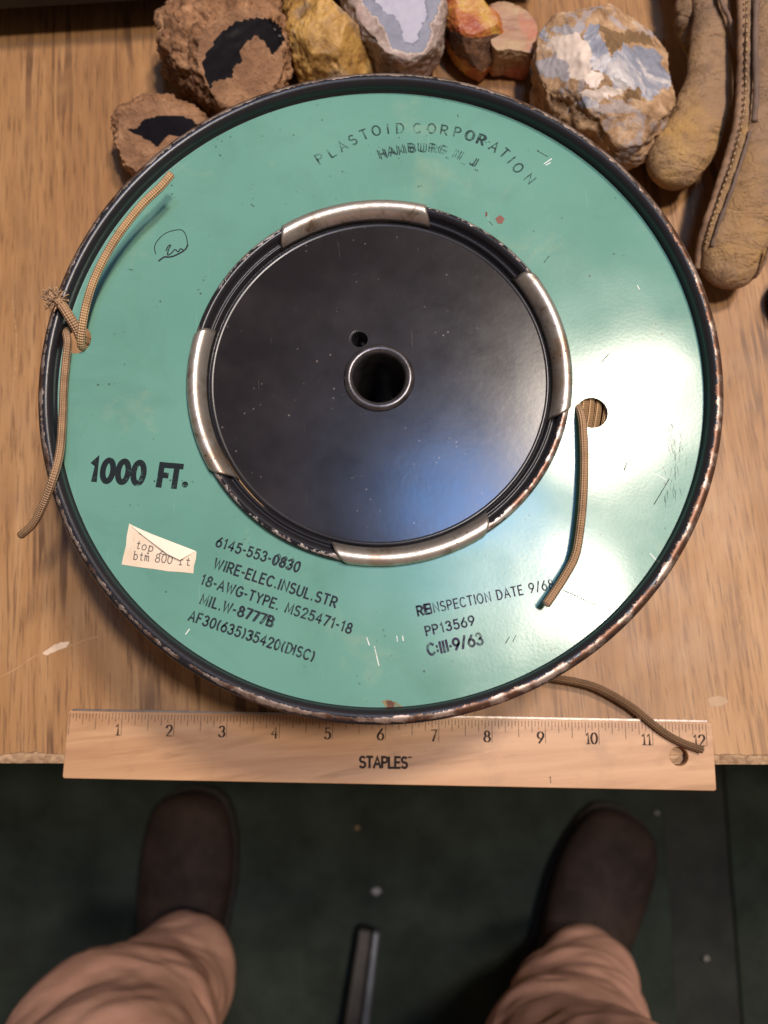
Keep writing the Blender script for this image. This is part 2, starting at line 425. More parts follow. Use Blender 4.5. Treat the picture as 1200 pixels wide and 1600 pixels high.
class Ink:
    """collects flat ribbons lying a hair above a surface"""
    def __init__(s): s.v = []; s.f = []; s.k = 0
    def stroke(s, pts, hw, nib=None, cap=.6):
        """pts: world Vectors; hw half width mm"""
        P = [Vector(p) for p in pts]
        closed = (P[0]-P[-1]).length < hw*.5 and len(P) > 4
        s.k += 1; dz = (s.k % 7)*.006
        if not closed:
            P[0] = P[0]-(P[1]-P[0]).normalized()*hw*cap; P[-1] = P[-1]+(P[-1]-P[-2]).normalized()*hw*cap
        n = len(P); L = []; 
        for i in range(n):
            if closed: a = P[i]-P[i-1 if i else n-2]; b = P[1 if i == n-1 else i+1]-P[i]
            else: a = P[i]-P[max(i-1, 0)]; b = P[min(i+1, n-1)]-P[i]
            a = a.normalized() if a.length > 1e-9 else b.normalized(); b = b.normalized() if b.length > 1e-9 else a
            t = (a+b); t = t.normalized() if t.length > .3 else b
            nn = Vector((-t.y, t.x, 0)); kf = min(1.7, 1/max(.45, nn.dot(Vector((-b.y, b.x, 0)))))
            h = hw*kf if nib is None else hw*(nib[1]+(nib[0]-nib[1])*abs(nn.dot(nib[2])))
            L.append((P[i]+nn*h, P[i]-nn*h))
        k = len(s.v)
        for a, b in L: s.v += [(a.x, a.y, a.z+dz), (b.x, b.y, b.z+dz)]
        for i in range(n-1): s.f.append((k+2*i, k+2*i+1, k+2*i+3, k+2*i+2))
    def glyph(s, ch, org, ux, uy, h, wx, hw, nib=None, z=0, jig=0):
        g = GL[ch]
        dx, dy = random.uniform(-jig, jig), random.uniform(-jig, jig); ra = random.uniform(-jig, jig)*.5
        for st in g[1]:
            s.stroke([org+ux*((x+dx-(y-.5)*ra)*h*wx)+uy*((y+dy+x*ra)*h) for x, y in st], hw, nib)
    def line(s, text, p0, p1, z, hpx, hw=.10, gap=.32, nib=None, jig=.02):
        """one line of lettering from its lower-left to its lower-right corner"""
        a, b = W(*p0, z), W(*p1, z); L = (b-a).length; ux = (b-a).normalized(); uy = Vector((-ux.y, ux.x, 0))
        h = hpx*mm_per_px(a)
        tot = sum(GL[c][0] for c in text)+gap*(len(text)-1); wx = L/(tot*h); x = 0
        for c in text:
            s.glyph(c, a+ux*(x*h*wx), ux, uy, h, wx, hw*h, nib, jig=jig); x += GL[c][0]+gap
    def make(s, name, mat, parent, label=None):
        o = part(name, (s.v, s.f), mat, parent, smooth=False, label=label); return flatonly(o)

# ------------------------------------------------------------------ the setting: floor, table
FZ = -650.0
def rect_px(x0, y0, x1, y1, z): return [W(x0, y0, z), W(x1, y0, z), W(x1, y1, z), W(x0, y1, z)]
fl = part('floor', ([(-2500, -2500, FZ-8), (2500, -2500, FZ-8), (2500, 3000, FZ-8), (-2500, 3000, FZ-8)], [(0, 1, 2, 3)]),
          plain('floor_boards', (.017, .019, .015), .85, 0, .5, 20), smooth=False)
fl['kind'] = 'structure'; flatonly(fl)
def mat_mat(name, col):
    k = NT(name); n = k.noise(12, 5, .65); f = k.noise(600, 3, .7)
    c = k.mix(k.ramp(n, [(.35, 0), (.7, 1)]), tuple(x*.6 for x in col), tuple(x*1.5 for x in col))
    c = k.mix(k.math('MULTIPLY', k.ramp(f, [(.45, 0), (.7, 1)]), .4), c, tuple(x*2.2 for x in col))
    lint = k.ramp(k.voro(90), [(.03, 1), (.07, 0)])
    c = k.mix(k.math('MULTIPLY', lint, k.ramp(k.noise(30, 2), [(.55, 0), (.62, 1)])), c, (.055, .06, .05))
    return k.done(c, .9, 0, k.bump(f, .6, .002), .2)
sA, sB = W(1036, 1240, FZ), W(1058, 1600, FZ); dv = (sB-sA).normalized(); s0 = sA-dv*900; s1 = sB+dv*1500
def slab(q, z0, z1):
    V = [(p.x, p.y, z0) for p in q]+[(p.x, p.y, z1) for p in q]
    return V, [(3, 2, 1, 0), (4, 5, 6, 7), (0, 1, 5, 4), (1, 2, 6, 5), (2, 3, 7, 6), (3, 0, 4, 7)]
sx = Vector((-dv.y, dv.x, 0)); sx = sx if sx.x > 0 else -sx
m1 = part('floor_mat', slab([s0-sx*1900, s1-sx*1900, s1, s0], FZ-8, FZ), mat_mat('green_mat', (.026, .033, .026)), base=(0, 0, FZ), smooth=False)
tag(bevel(m1, 2), 'large dark green mat on the floor under both boots', 'floor mat')
g0 = sx*78
m2 = part('floor_mat', slab([s0+g0, s1+g0, s1+g0+sx*1500, s0+g0+sx*1500], FZ-8, FZ-1), mat_mat('second_mat', (.025, .032, .024)), base=(400, 0, FZ), smooth=False)
tag(bevel(m2, 2), 'dark green floor mat in the lower right corner beyond the brown gap', 'floor mat')

eL, eR = W(0, 1193, 0), W(1200, 1195, 0); ex = (eR-eL).normalized(); ey = Vector((-ex.y, ex.x, 0))
tb = thing('table', 'wood-grain laminate table with a chipped raw front edge carrying the reel', 'table', (eL+eR)/2)
def te(a, b, z=0): p = (eL+eR)/2+ex*a+ey*b; return Vector((p.x, p.y, z))
# laminate sheet with ragged front
NX = 420; fr = []; 
for i in range(NX+1):
    a = -700+1400*i/NX
    fr.append((a, 4.6+1.5*noise.noise(Vector((a*.05, 0, 0)))+1.1*noise.noise(Vector((a*.35, 3, 0)))))
lam = [te(a, b)[:2] for a, b in fr]+[te(700, 900)[:2], te(-700, 900)[:2]]
top = part('tabletop', plate([lam], -1.6, 0), TABLE, tb, smooth=False)
part('core_board', slab([te(-700, 0), te(700, 0), te(700, 900), te(-700, 900)], -28, -1.6), CHIP, tb, smooth=False)
cv = []
for i in range(NX+1):
    a = fr[i][0]
    for j in range(7):
        b = .2+j*1.25
        z = -1.0+.75*noise.noise(Vector((a*.45, b*.6, 1)))+.5*noise.noise(Vector((a*1.3, b*1.3, 4)))-(.5 if j == 0 else 0)
        cv.append(te(a, b, min(z, -.15)))
part('raw_edge', ([p[:] for p in cv], [(i*7+j, (i+1)*7+j, (i+1)*7+j+1, i*7+j+1) for i in range(NX) for j in range(6)]), CHIP, tb, label='ragged raw chipboard edge')
for a, b in ((-660, 60), (660, 60), (-660, 840), (660, 840)):
    part('leg', slab([te(a-25, b-25), te(a+25, b-25), te(a+25, b+25), te(a-25, b+25)], FZ, -28), DARKWOOD, tb, smooth=False)
# laminate damage
def patch(px, z, wob=.6, n=3, seed=0):
    P = [W(x, y, z) for x, y in px]; out = []
    for i in range(len(P)):
        for k in range(n):
            p = P[i].lerp(P[(i+1) % len(P)], k/n)
            out.append((p.x+wob*noise.noise(Vector((p.x*.6, p.y*.6, seed))), p.y+wob*noise.noise(Vector((p.x*.6, p.y*.6, seed+9)))))
    return plate([out], None, z)
part('gouge', patch([(66, 1021), (80, 1010), (95, 1003), (110, 1002), (104, 1011), (88, 1017), (74, 1024)], .12), plain('fresh_split', (.62, .46, .33), .8), top, smooth=False, label='pale fresh gouge')
k_ = Ink(); k_.stroke(catmull([W(x, y, .1) for x, y in [(-20, 1068), (20, 1048), (50, 1028), (72, 1019), (100, 1013), (130, 1001), (152, 995)]], 6), .35)
k_.make('crack', plain('crack_tan', (.36, .20, .09), .7), top)
part('gouge', patch([(1106, 1092), (1118, 1087), (1134, 1090), (1138, 1097), (1124, 1105), (1108, 1103)], .1), plain('worn_knot', (.40, .255, .145), .6), top, smooth=False, label='small pale worn knot')
PALE = mat_ink('pale_scratch', (.50, .30, .15), .45, .62)
for q in [[(243, 122), (222, 142), (190, 176), (182, 190)], [(1000, 60), (1040, 20), (1060, 5)], [(300, 1040), (340, 1032), (380, 1036)], [(20, 470), (26, 540), (22, 600)], [(1150, 870), (1160, 940), (1156, 985)]]:
    k_ = Ink(); k_.stroke(catmull([W(x, y, .08) for x, y in q], 6), .22); k_.make('scratch', PALE, top)

# shelf at the back
BLACKWOOD = plain('near_black_wood', (.010, .007, .006), .7, 0, .4, 40)
shb = W(400, 22, 0)
sh = thing('shelf', 'near black low wooden shelf standing behind the rocks at the back of the table', 'shelf', shb)
q0, q1 = W(-330, 86, 0), W(842, 12, 0); sxv = (q1-q0).normalized(); syv = Vector((-sxv.y, sxv.x, 0))
def slabz(a, b, d0, d1, z0, z1): return slab([q0+sxv*a+syv*d0, q0+sxv*b+syv*d0, q0+sxv*b+syv*d1, q0+sxv*a+syv*d1], z0, z1)
LL = (q1-q0).length
bevel(part('shelf_board', slabz(0, LL, 0, 220, 22, 40), BLACKWOOD, sh, smooth=False), 1)
for u0, u1 in ((.4, 20), (LL-24, LL-4)):
    bevel(part('foot', slabz(u0, u1, 24, 200, 0, 22), DARKWOOD, sh, smooth=False), 1)
bevel(part('back_panel', slabz(0, LL, 200, 212, 40, 90), DARKWOOD, sh, smooth=False), 1)

# ------------------------------------------------------------------ the reel
CX, CY = 2.2, 119.5; GZ = 88.5
sp = thing('wire_reel', 'large green and black steel wire reel lying flat in the middle of the table', 'wire reel', (CX, CY, 0))
hL, hR = W(119, 530, GZ), W(925, 645, GZ)
fd = part('flange_disc', plate([circ(CX, CY, 134.2, 256), circ(CX, CY, 75.5, 192), circ(hL.x, hL.y, 6.3), circ(hR.x, hR.y, 6.4)], GZ-1.2, GZ), GREEN, sp, smooth=False, label='green enamelled flange with stamped black lettering')
def prof_ring(rc, zc, r, a0, a1, n): return [(rc+r*math.cos(math.radians(a0+(a1-a0)*i/n)), zc+r*math.sin(math.radians(a0+(a1-a0)*i/n))) for i in range(n+1)]
def bead(zc, flip=1):
    p = prof_ring(135.0, zc, 2.85, -120, 195, 26)
    if flip > 0: p += [(132.3, zc-2.4), (132.1, GZ+.5), (131.7, GZ+.06)]
    return p
def with_wear(vf, rc, zc, bias=20):
    wr = []; ru_ = []
    for x, y, z in vf[0]:
        r = math.hypot(x-CX, y-CY); a = math.atan2(z-zc, r-rc)
        d = abs(a-math.radians(90-bias))
        th = math.atan2(y-CY, x-CX)
        ru_.append(max(0, math.cos(th+math.radians(35)))**2)
        loc = .78+.22*max(0, math.cos(th+math.radians(38)))           # most handled at the lower right
        wr.append((max(0, 1-d/(.62+.55*max(0, loc-.80)/.20)))*loc)
    return vf[0], vf[1], {'wear': wr, 'rust': ru_}
part('outer_rim', with_wear(lathe(bead(92.2), CX, CY, 320), 135.0, 92.2), RIM, sp, label='rolled black rim worn to bare metal')
# inner ring
part('inner_ring', with_wear(lathe([(77.6, GZ+.05), (77.9, 89.6), (77.6, 90.6), (77, 91.3), (76, 91.8), (75, 91.6), (74.2, 90.8), (73.7, 89.6), (73.3, 87.6), (72.5, 87.2), (72.2, 88.2), (71.7, 88.7), (71.2, 88.2), (70.9, 86.4), (70.4, 85.4), (70.0, 85.4)], CX, CY, 256), 76, 89.5, 20), RINGC, sp, label='black inner ring with worn edge')
def ang(px, py, z): p = W(px, py, z); return math.atan2(p.y-CY, p.x-CX)
clips = [((448, 352), (437, 385), (660, 320), (673, 347)), ((890, 633), (862, 660), (843, 437), (805, 425)),
         ((547, 878), (510, 847), (753, 838), (767, 800)), ((300, 533), (333, 508), (325, 728), (368, 752))]
for o0, i0, o1, i1 in clips:
    A = [ang(*o0, 89.5), ang(*i0, 90), ang(*o1, 89.5), ang(*i1, 90)]
    for k in range(1, 4):
        while A[k]-A[0] > PI: A[k] -= 2*PI
        while A[k]-A[0] < -PI: A[k] += 2*PI
    pr = [(78.2, GZ+.3), (78.5, 89.6), (78.3, 90.8), (77.6, 91.9), (76.5, 92.6), (75.2, 92.8), (74.0, 92.5), (73.0, 91.7), (72.0, 90.4), (71.0, 88.4), (70.6, 86.9), (71.2, 87.0), (72.4, 89.6), (74, 91.6), (75.2, 92.0), (76.6, 91.7), (77.4, 90.6), (77.6, GZ+.3)]
    def sk(t, s, A=A, m=len(pr)):
        s = s*(m-1); s = s/10 if s <= 10 else max(0, 1-(s-10)/7)     # 0 outer edge, 1 inner edge
        wig = .006*math.sin(s*9)
        return (A[0]+(A[1]-A[0])*s+wig)*(1-t)+(A[2]+(A[3]-A[2])*s-wig)*t
    part('clinch_band', lathe(pr, CX, CY, 48, 0, 1, True, sk), STEEL, sp, label='bright bare steel clinch on the inner ring')
# hub plate
hp = W(562, 530, 86.7)
plate_z = 86.4
hub = part('hub_plate', plate([circ(CX, CY, 68.6, 192), circ(CX, CY, 13.4, 64), circ(hp.x, hp.y, 3.4, 32)], plate_z-1.2, plate_z), BLACK, sp, smooth=False, label='flat black hub plate with faint scratches')
part('plate_edge', lathe([(70.2, 85.3), (69.9, 86.3), (69.3, 86.75), (68.7, 86.6), (68.3, plate_z+.03)], CX, CY, 192), BLACKP, hub)
part('bushing', lathe([(14.6, plate_z+.04), (14.3, 87.3), (13.6, 88.0), (12.6, 88.3), (11.6, 88.0), (10.9, 87.2), (10.4, 85.6), (10.2, 70), (10.2, 2)], CX, CY, 96), plain('bushing_metal', (.085, .078, .082), .3, .7, .45, 160), sp, label='worn rolled bushing round the centre hole')
part('drive_hole', lathe([(4.3, plate_z+.05), (3.9, 86.35), (3.5, 85.7), (3.3, 84), (3.3, 72), (0.05, 72)], hp.x, hp.y, 40), BLACKP, sp)
part('hub_floor', plate([circ(CX, CY, 10.5, 48)], .6, 1.4), BLACKP, sp, smooth=False)
# core, lower flange
part('core', lathe([(69.5, 4), (69.5, 85)], CX, CY, 128), BLACKP, sp)
lo = part('lower_flange', plate([circ(CX, CY, 132.2, 192), circ(CX, CY, 60, 96)], 3.2, 4.4), GREEN, sp, smooth=False)
part('lower_rim', with_wear(lathe(prof_ring(135.3, 2.8, 2.6, -180, 180, 24)[:-1], CX, CY, 256, closed_profile=True), 135.3, 2.8), RIM, sp)
# windings
ws = []
for i in range(11):
    r0 = 72.4+3.05*i
    P = [(CX+(r0+.5*math.sin(3*a+i))*math.cos(a), CY+(r0+.5*math.sin(3*a+i))*math.sin(a), 85.2+.35*math.sin(2*a+i*1.7)) for a in [2*PI*k/150 for k in range(151)]]
    ws.append(tube(P, 1.5, 8, False))
for i in range(25):
    z0 = 6.5+3.05*i
    P = [(CX+(104.2+.5*math.sin(5*a+i))*math.cos(a), CY+(104.2+.5*math.sin(5*a+i))*math.sin(a), z0+.3*math.sin(2*a+i)) for a in [2*PI*k/120 for k in range(121)]]
    ws.append(tube(P, 1.5, 6, False))
V, Fc = merge(*ws); al = sum([x[2]['along'] for x in ws], []); ar = sum([x[2]['around'] for x in ws], [])
part('wound_wire', (V, Fc, {'along': al, 'around': ar}), WIRE, sp, label='tan braided wire wound on the core')

# lettering stamped on the flange
IZ = GZ+.04
k = Ink()
k.line('6145-553-0830', (337, 853), (465, 894), IZ, 15)
k.line('WIRE-ELEC.INSUL.STR', (333, 887), (523, 949), IZ, 15.5)
k.line('18-AWG-TYPE. MS25471-18', (313, 912), (547, 990), IZ, 15)
k.line('MIL.W-8777B', (312, 943), (423, 979), IZ, 15.5)
k.line('AF30(635)35420(DISC)', (294, 969), (488, 1033), IZ, 15)
for t, a, b in (('0830', (427, 880), (466, 893)), ('8777B', (371, 963), (425, 981)), ('35420', (385, 1000), (433, 1017))):   # struck twice
    k.line(t, (a[0]+.5, a[1]-.6), b, IZ, 15.5, .045)
k.make('stock_lettering', INK, fd)
k = Ink()
k.line('REINSPECTION DATE 9/68', (654, 962), (866, 919), IZ, 14.5, .08)
k.line('RE', (654, 962), (674, 958), IZ, 14.5, .12)
k.line('PP13569', (667, 993), (742, 976), IZ, 14, .105)
k.line('C:III\u00b79/63', (670, 1024), (755, 1006), IZ, 17, .12, .26)
k.make('inspection_lettering', INKV, fd)
k = Ink(); X = lambda x, y: (450+x/2.667, 160+y/2.667)
def arcword(k, cs, h, hw, dx=0, dy=0, wx=1.0):
    pts = [W(*X(x+dx, y+dy), IZ) for _, x, y in cs]
    for i, (c, x, y) in enumerate(cs):
        t = (pts[min(i+1, len(pts)-1)]-pts[max(i-1, 0)]).normalized(); u = Vector((-t.y, t.x, 0))
        hh = h*mm_per_px(pts[i])
        k.glyph(c, pts[i]-t*(GL[c][0]*.5*hh*wx)-u*hh*.5, t, u, hh, wx, hw*hh, jig=.03)
cs = list(zip('PLASTOIDCORPORATION', [133, 182, 226, 270, 318, 367, 415, 466, 538, 597, 651, 706, 760, 809, 862, 902, 930, 960, 1008], [234, 208, 181, 155, 133, 118, 110, 107, 107, 109, 115, 125, 139, 156, 184, 212, 240, 272, 318]))
arcword(k, cs, 16.5, .085); arcword(k, cs[12:14], 16.5, .085, -4, -3)
k.make('maker_lettering', INKF, fd)
k = Ink()
hs = list(zip('HAMBURG,N.J.', [388, 426, 468, 512, 555, 600, 642, 668, 704, 732, 770, 794], [213, 202, 195, 188, 187, 189, 195, 212, 216, 240, 246, 270]))
arcword(k, hs, 14.5, .07); arcword(k, hs, 14.5, .07, 9, 3)
k.make('town_lettering', INKF, fd)
k = Ink(); k.line('1000', (141, 750), (222, 756), IZ, 34, .135, .30, jig=.005); k.line('FT', (248, 759), (279, 762), IZ, 34, .135, .18, jig=.005)
a = W(289, 757, IZ); k.stroke([a+Vector((.65*math.cos(t*PI/6), .65*math.sin(t*PI/6), 0)) for t in range(13)], .62)
k.make('length_lettering', INKB, fd, 'bold black length marking')
k = Ink(); Y4 = lambda q: [W(x/3, 220+y/3, IZ) for x, y in q]
k.stroke(catmull(Y4([(730, 530), (724, 500), (738, 468), (772, 436), (815, 420), (853, 419), (872, 445), (880, 488)]), 5), .2)
k.stroke(catmull(Y4([(880, 488), (866, 512), (820, 538), (790, 545), (770, 545), (744, 563)]), 5), .36)
k.stroke(catmull(Y4([(778, 515), (790, 492), (800, 490), (790, 510), (786, 535), (804, 526), (820, 510), (836, 520), (846, 506), (858, 512)]), 5), .26)
k.make('inspector_stamp', INK, fd)
# wear on the enamel
k = Ink(); rs = random.Random(3)
lt = [[(1028, 592), (1036, 592)], [(1022, 614), (1036, 617)], [(1018, 742), (1028, 742), (1040, 750)], [(862, 834), (874, 835)], [(573, 996), (577, 1008)], [(620, 994), (621, 1002)], [(629, 994), (630, 1001)], [(850, 256), (862, 248)], [(853, 258), (860, 254)], [(996, 446), (999, 452)], [(1016, 865), (1026, 876)], [(290, 991), (296, 983)], [(585, 1010), (592, 1040)]]
CHIPM = mat_ink('bare_chip', (.72, .74, .70), .5, .75)
for q in lt:
    k = Ink(); k.stroke(catmull([W(x, y, IZ) for x, y in q], 4), .18); k.make('paint_chip', CHIPM, fd)
k = Ink()
SCUFF = mat_ink('dark_scuff', (.03, .045, .04), .46, .70)
for i in range(46):
    y = 655+rs.uniform(0, 125); x = 1050+(700-y)*.04+rs.gauss(0, 7); L = rs.uniform(6, 16)
    k.stroke([W(x, y, IZ), W(x+rs.uniform(-2, 4), y+L, IZ)], .05)
k.make('scuff_patch', SCUFF, fd); k = Ink()
for i in range(16):
    x = 905+rs.uniform(-10, 50); y = 935+rs.uniform(-20, 20); k.stroke([W(x, y, IZ), W(x+rs.uniform(4, 14), y+rs.uniform(-12, 14), IZ)], .05)
k.make('scuff_patch', SCUFF, fd)
for q in [[(1022, 788), (1046, 748)], [(880, 922), (940, 950)], [(975, 735), (980, 722)], [(790, 1005), (796, 995)], [(801, 1003), (806, 993)], [(764, 346), (770, 352)], [(940, 566), (952, 552)], [(300, 232), (293, 242)], [(840, 236), (856, 245)], [(228, 296), (224, 300)], [(202, 421), (208, 422)], [(715, 179), (716, 183)], [(850, 410), (858, 400)]]:
    k = Ink(); k.stroke(catmull([W(x, y, IZ) for x, y in q], 3), .16); k.make('dark_nick', SCUFF, fd)
rustm = plain('rust_spot', (.12, .05, .028), .8, 0, .5, 300)
part('rust_spot', patch([(603, 1096), (612, 1094), (617, 1099), (614, 1106), (606, 1105)], IZ, .3), rustm, fd, smooth=False)
part('rust_stain', patch([(596, 1096), (606, 1092), (618, 1097), (630, 1104), (626, 1107), (604, 1106)], IZ-.01, .5), mat_ink('rust_halo', (.26, .20, .10), .45, .62), fd, smooth=False)
part('rust_spot', patch([(774, 342), (782, 336), (789, 342), (785, 349), (778, 350)], IZ, .4), plain('pink_rust', (.20, .09, .07), .8), fd, smooth=False)
part('rust_spot', patch([(758, 332), (761, 331), (762, 336), (758, 339)], IZ, .3), rustm, fd, smooth=False)
# glue stain and paper label
LZ = GZ+.25
lab = part('paper_label', plate([[W(x, y, LZ)[:2] for x, y in [(190, 882), (193, 868), (197, 852), (198, 838), (200, 828), (202, 818), (215, 826), (230, 832), (250, 842), (270, 849), (290, 857), (307, 862), (306, 873), (303, 885), (302, 896), (285, 894), (262, 892.5), (240, 889), (215, 886)]]], GZ+.08, LZ), PAPER, sp, smooth=False, label='torn typed paper label with folded corner')
fq = [W(200, 818, LZ+.2), W(236, 834, LZ+.6), W(306, 861, LZ+.25), W(281, 875, LZ+1.5), W(262, 866, LZ+1.6), W(225, 838, LZ+1.0)]
fold = part('folded_corner', ([p[:] for p in fq]+[(p.x, p.y, p.z-.14) for p in fq], [(0, 5, 1), (1, 5, 4), (1, 4, 3), (1, 3, 2), (6, 7, 11), (7, 10, 11), (7, 9, 10), (7, 8, 9)]), plain('paper_back', (.80, .70, .57), .8, 0, .08), lab, smooth=False)
k = Ink(); TI = mat_ink('typewriter_ink', (.10, .085, .085), .55, .8)
k.line('top 2', (212, 857), (256, 866), LZ+.05, 13, .055, .28); k.line('btm 800', (208, 874), (268, 881), LZ+.05, 13, .055, .28)
k.line('ft', (279, 882), (296, 884), LZ+.05, 13, .055, .28); k.line('2', (217, 834), (222, 836), LZ+.05, 8, .055)
k.make('typed_lettering', TI, lab)

# ------------------------------------------------------------------ loose wire ends
def wire(label, pts, r=1.65, mat=WIRE, extra=None, cutmat=None):
    P = catmull([W(x, y, z) for x, y, z in pts], 10)
    # smooth spacing
    b = P[0]
    t = thing('wire_end', label, 'wire', b, 'loose wire ends of the reel')
    part('sleeve', tube(P, r, 14), mat, t)
    d = (P[-1]-P[-2]).normalized()
    part('copper_core', tube([P[-1]-d*.5, P[-1]+d*.35], r*.62, 10), plain('tinned_strand', (.55, .42, .36), .35, .8), t)
    return t, P
wire('tan braided wire end rising from the left hole towards the top of the reel', [(136, 544, 84), (127, 540, 91), (128, 515, 96), (134, 480, 99), (146, 440, 100.5), (165, 400, 102), (190, 360, 103), (222, 320, 104), (250, 293, 104.5), (268, 272, 105)])
wire('tan wire end hanging from the left hole down over the rim', [(112, 512, 84), (104, 520, 91), (106, 535, 94), (103, 565, 93), (100, 600, 92.5), (98, 650, 93.5), (94, 705, 96.5), (84, 745, 97.5), (67, 790, 92), (52, 818, 85), (33, 836, 78)], mat=WIRED)
t, P = wire('short thick doubled wire end with a frayed tip lying over the left rim', [(140, 537, 84), (128, 530, 90), (119, 512, 94), (108, 494, 97), (97, 477, 98.5), (86, 467, 98.5), (80, 462, 98)], 2.1, WIRED)
rr = random.Random(5); tp = P[-1]; d0 = (P[-1]-P[-4]).normalized(); fib = []
for i in range(90):
    o = Vector((rr.gauss(0, 1), rr.gauss(0, 1), rr.gauss(0, .8))); 
    q = [tp-d0*rr.uniform(1, 5)+o*.9]; v = (d0*rr.uniform(-.2, 1)+o*.55).normalized()
    for s in range(4): v = (v+Vector((rr.gauss(0, .3), rr.gauss(0, .3), rr.gauss(0, .3)))).normalized(); q.append(q[-1]+v*rr.uniform(.5, 1.3))
    fib.append(tube(q, rr.uniform(.12, .34), 5))
V, Fc = merge(*fib); part('frayed_tip', (V, Fc), plain('fray', (.34, .21, .12), .8, 0, .5, 400), t)
part('wrap', tube(catmull([P[-1]+Vector((2.2*math.cos(a), 1.5*math.sin(a), .8*math.sin(2*a)+.6)) for a in [i*.7 for i in range(11)]], 4), 1.0, 8), WIRED, t)
wire('brown wire end coming out of the right hole and lying on the green flange', [(908, 625, 80), (903, 634, 86), (908, 648, 91), (911, 670, 92.3), (913, 720, 93), (911, 780, 93.5), (906, 830, 93.8), (899, 868, 94), (884, 898, 94.6), (868, 923, 95.3), (853, 945, 96)], mat=WIRED)
wire('dark soiled wire end running out from under the reel across the ruler', [(760, 1055, 10), (820, 1052, 9), (870, 1060, 8), (905, 1066, 7.5), (940, 1077, 7), (985, 1103, 6.5), (1015, 1127, 6.6), (1040, 1146, 6.6), (1068, 1161, 6.6), (1098, 1172, 7)], 1.75, WIREOLD)

# ------------------------------------------------------------------ ruler
RZ = 4.2
rA = W(107, 1110, RZ); rB = W(1108, 1128, RZ); rx = (rB-rA).normalized(); ry = Vector((-rx.y, rx.x, 0))
t0 = W(110, 1112, RZ); t12 = W(1102.5, 1129, RZ); inch = (t12-t0).dot(rx)/12
RL = (rB-rA).length; RW_ = 31.2
ru = thing('ruler', 'twelve inch wooden ruler with a hole lying along the front edge of the table', 'ruler', (rA+rB)/2)
def rp(a, b, z=RZ): p = rA+rx*a+ry*b; return Vector((p.x, p.y, z))
ho = W(1061, 1182, RZ)
cor = []
for cxx, cyy, a0 in ((1.2, -1.2, 90), (1.2, -RW_+1.2, 180), (RL+1.5-1.2, -RW_+1.2, 270), (RL+1.5-1.2, -1.2, 0)):
    for j in range(5):
        a = math.radians(a0+90*j/4); q = rp(cxx+1.2*math.cos(a), cyy+1.2*math.sin(a)); cor.append((q.x, q.y))
rb = part('body', plate([cor, circ(ho.x, ho.y, 4.3, 36)], .15, RZ), RULER, ru, smooth=False)
bevel(rb, .35, 2)
part('metal_edge', slab([rp(2, -.1), rp(RL-1, -.1), rp(RL-1, .75), rp(2, .75)], RZ-2.2, RZ+.3), STEELEDGE, ru, smooth=False)
k = Ink(); zt = RZ+.04
off = (t0-rA).dot(rx)
for i in range(12*16+1):
    L = 10.2 if i % 16 == 0 else 7.6 if i % 8 == 0 else 5.4 if i % 4 == 0 else 3.9 if i % 2 == 0 else 2.7
    a = off+i*inch/16
    k.stroke([rp(a, -1.0, zt), rp(a, -1.0-L, zt)], .11, cap=0)
k.make('scale_marks', RINK, rb)
for i in range(1, 13):
    k = Ink(); h = 5.0; txt = str(i); a = off+i*inch-1.0; wdt = sum(GL[c][0] for c in txt)*h*.92+(len(txt)-1)*.9
    x = a-wdt
    for c in txt:
        o_ = rp(x, -11.0, zt)
        k.glyph(c, o_, rx, ry, h, .92, .09*h, (1.15, .42, rx))
        if c in '17':
            w_ = GL[c][0]*.92*h
            if c == '1': k.stroke([o_+rx*(w_*.65-1.1), o_+rx*(w_*.65+1.1)], .16)
        x += GL[c][0]*h*.92+.9
    k.make('numeral', RINK, rb)
k = Ink(); k.line('STAPLES', (562, 1199), (636, 1200), zt, 16, .115, .16, jig=0); k.line("'", (637, 1196), (644, 1196), zt, 12, .07)
k.make('brand_lettering', mat_ink('brand_ink', (.03, .02, .018), .60, .85), rb)
k = Ink(); k.line('1', (858, 1223), (862, 1223), zt, 9, .06); k.make('small_figure', RINK, rb)

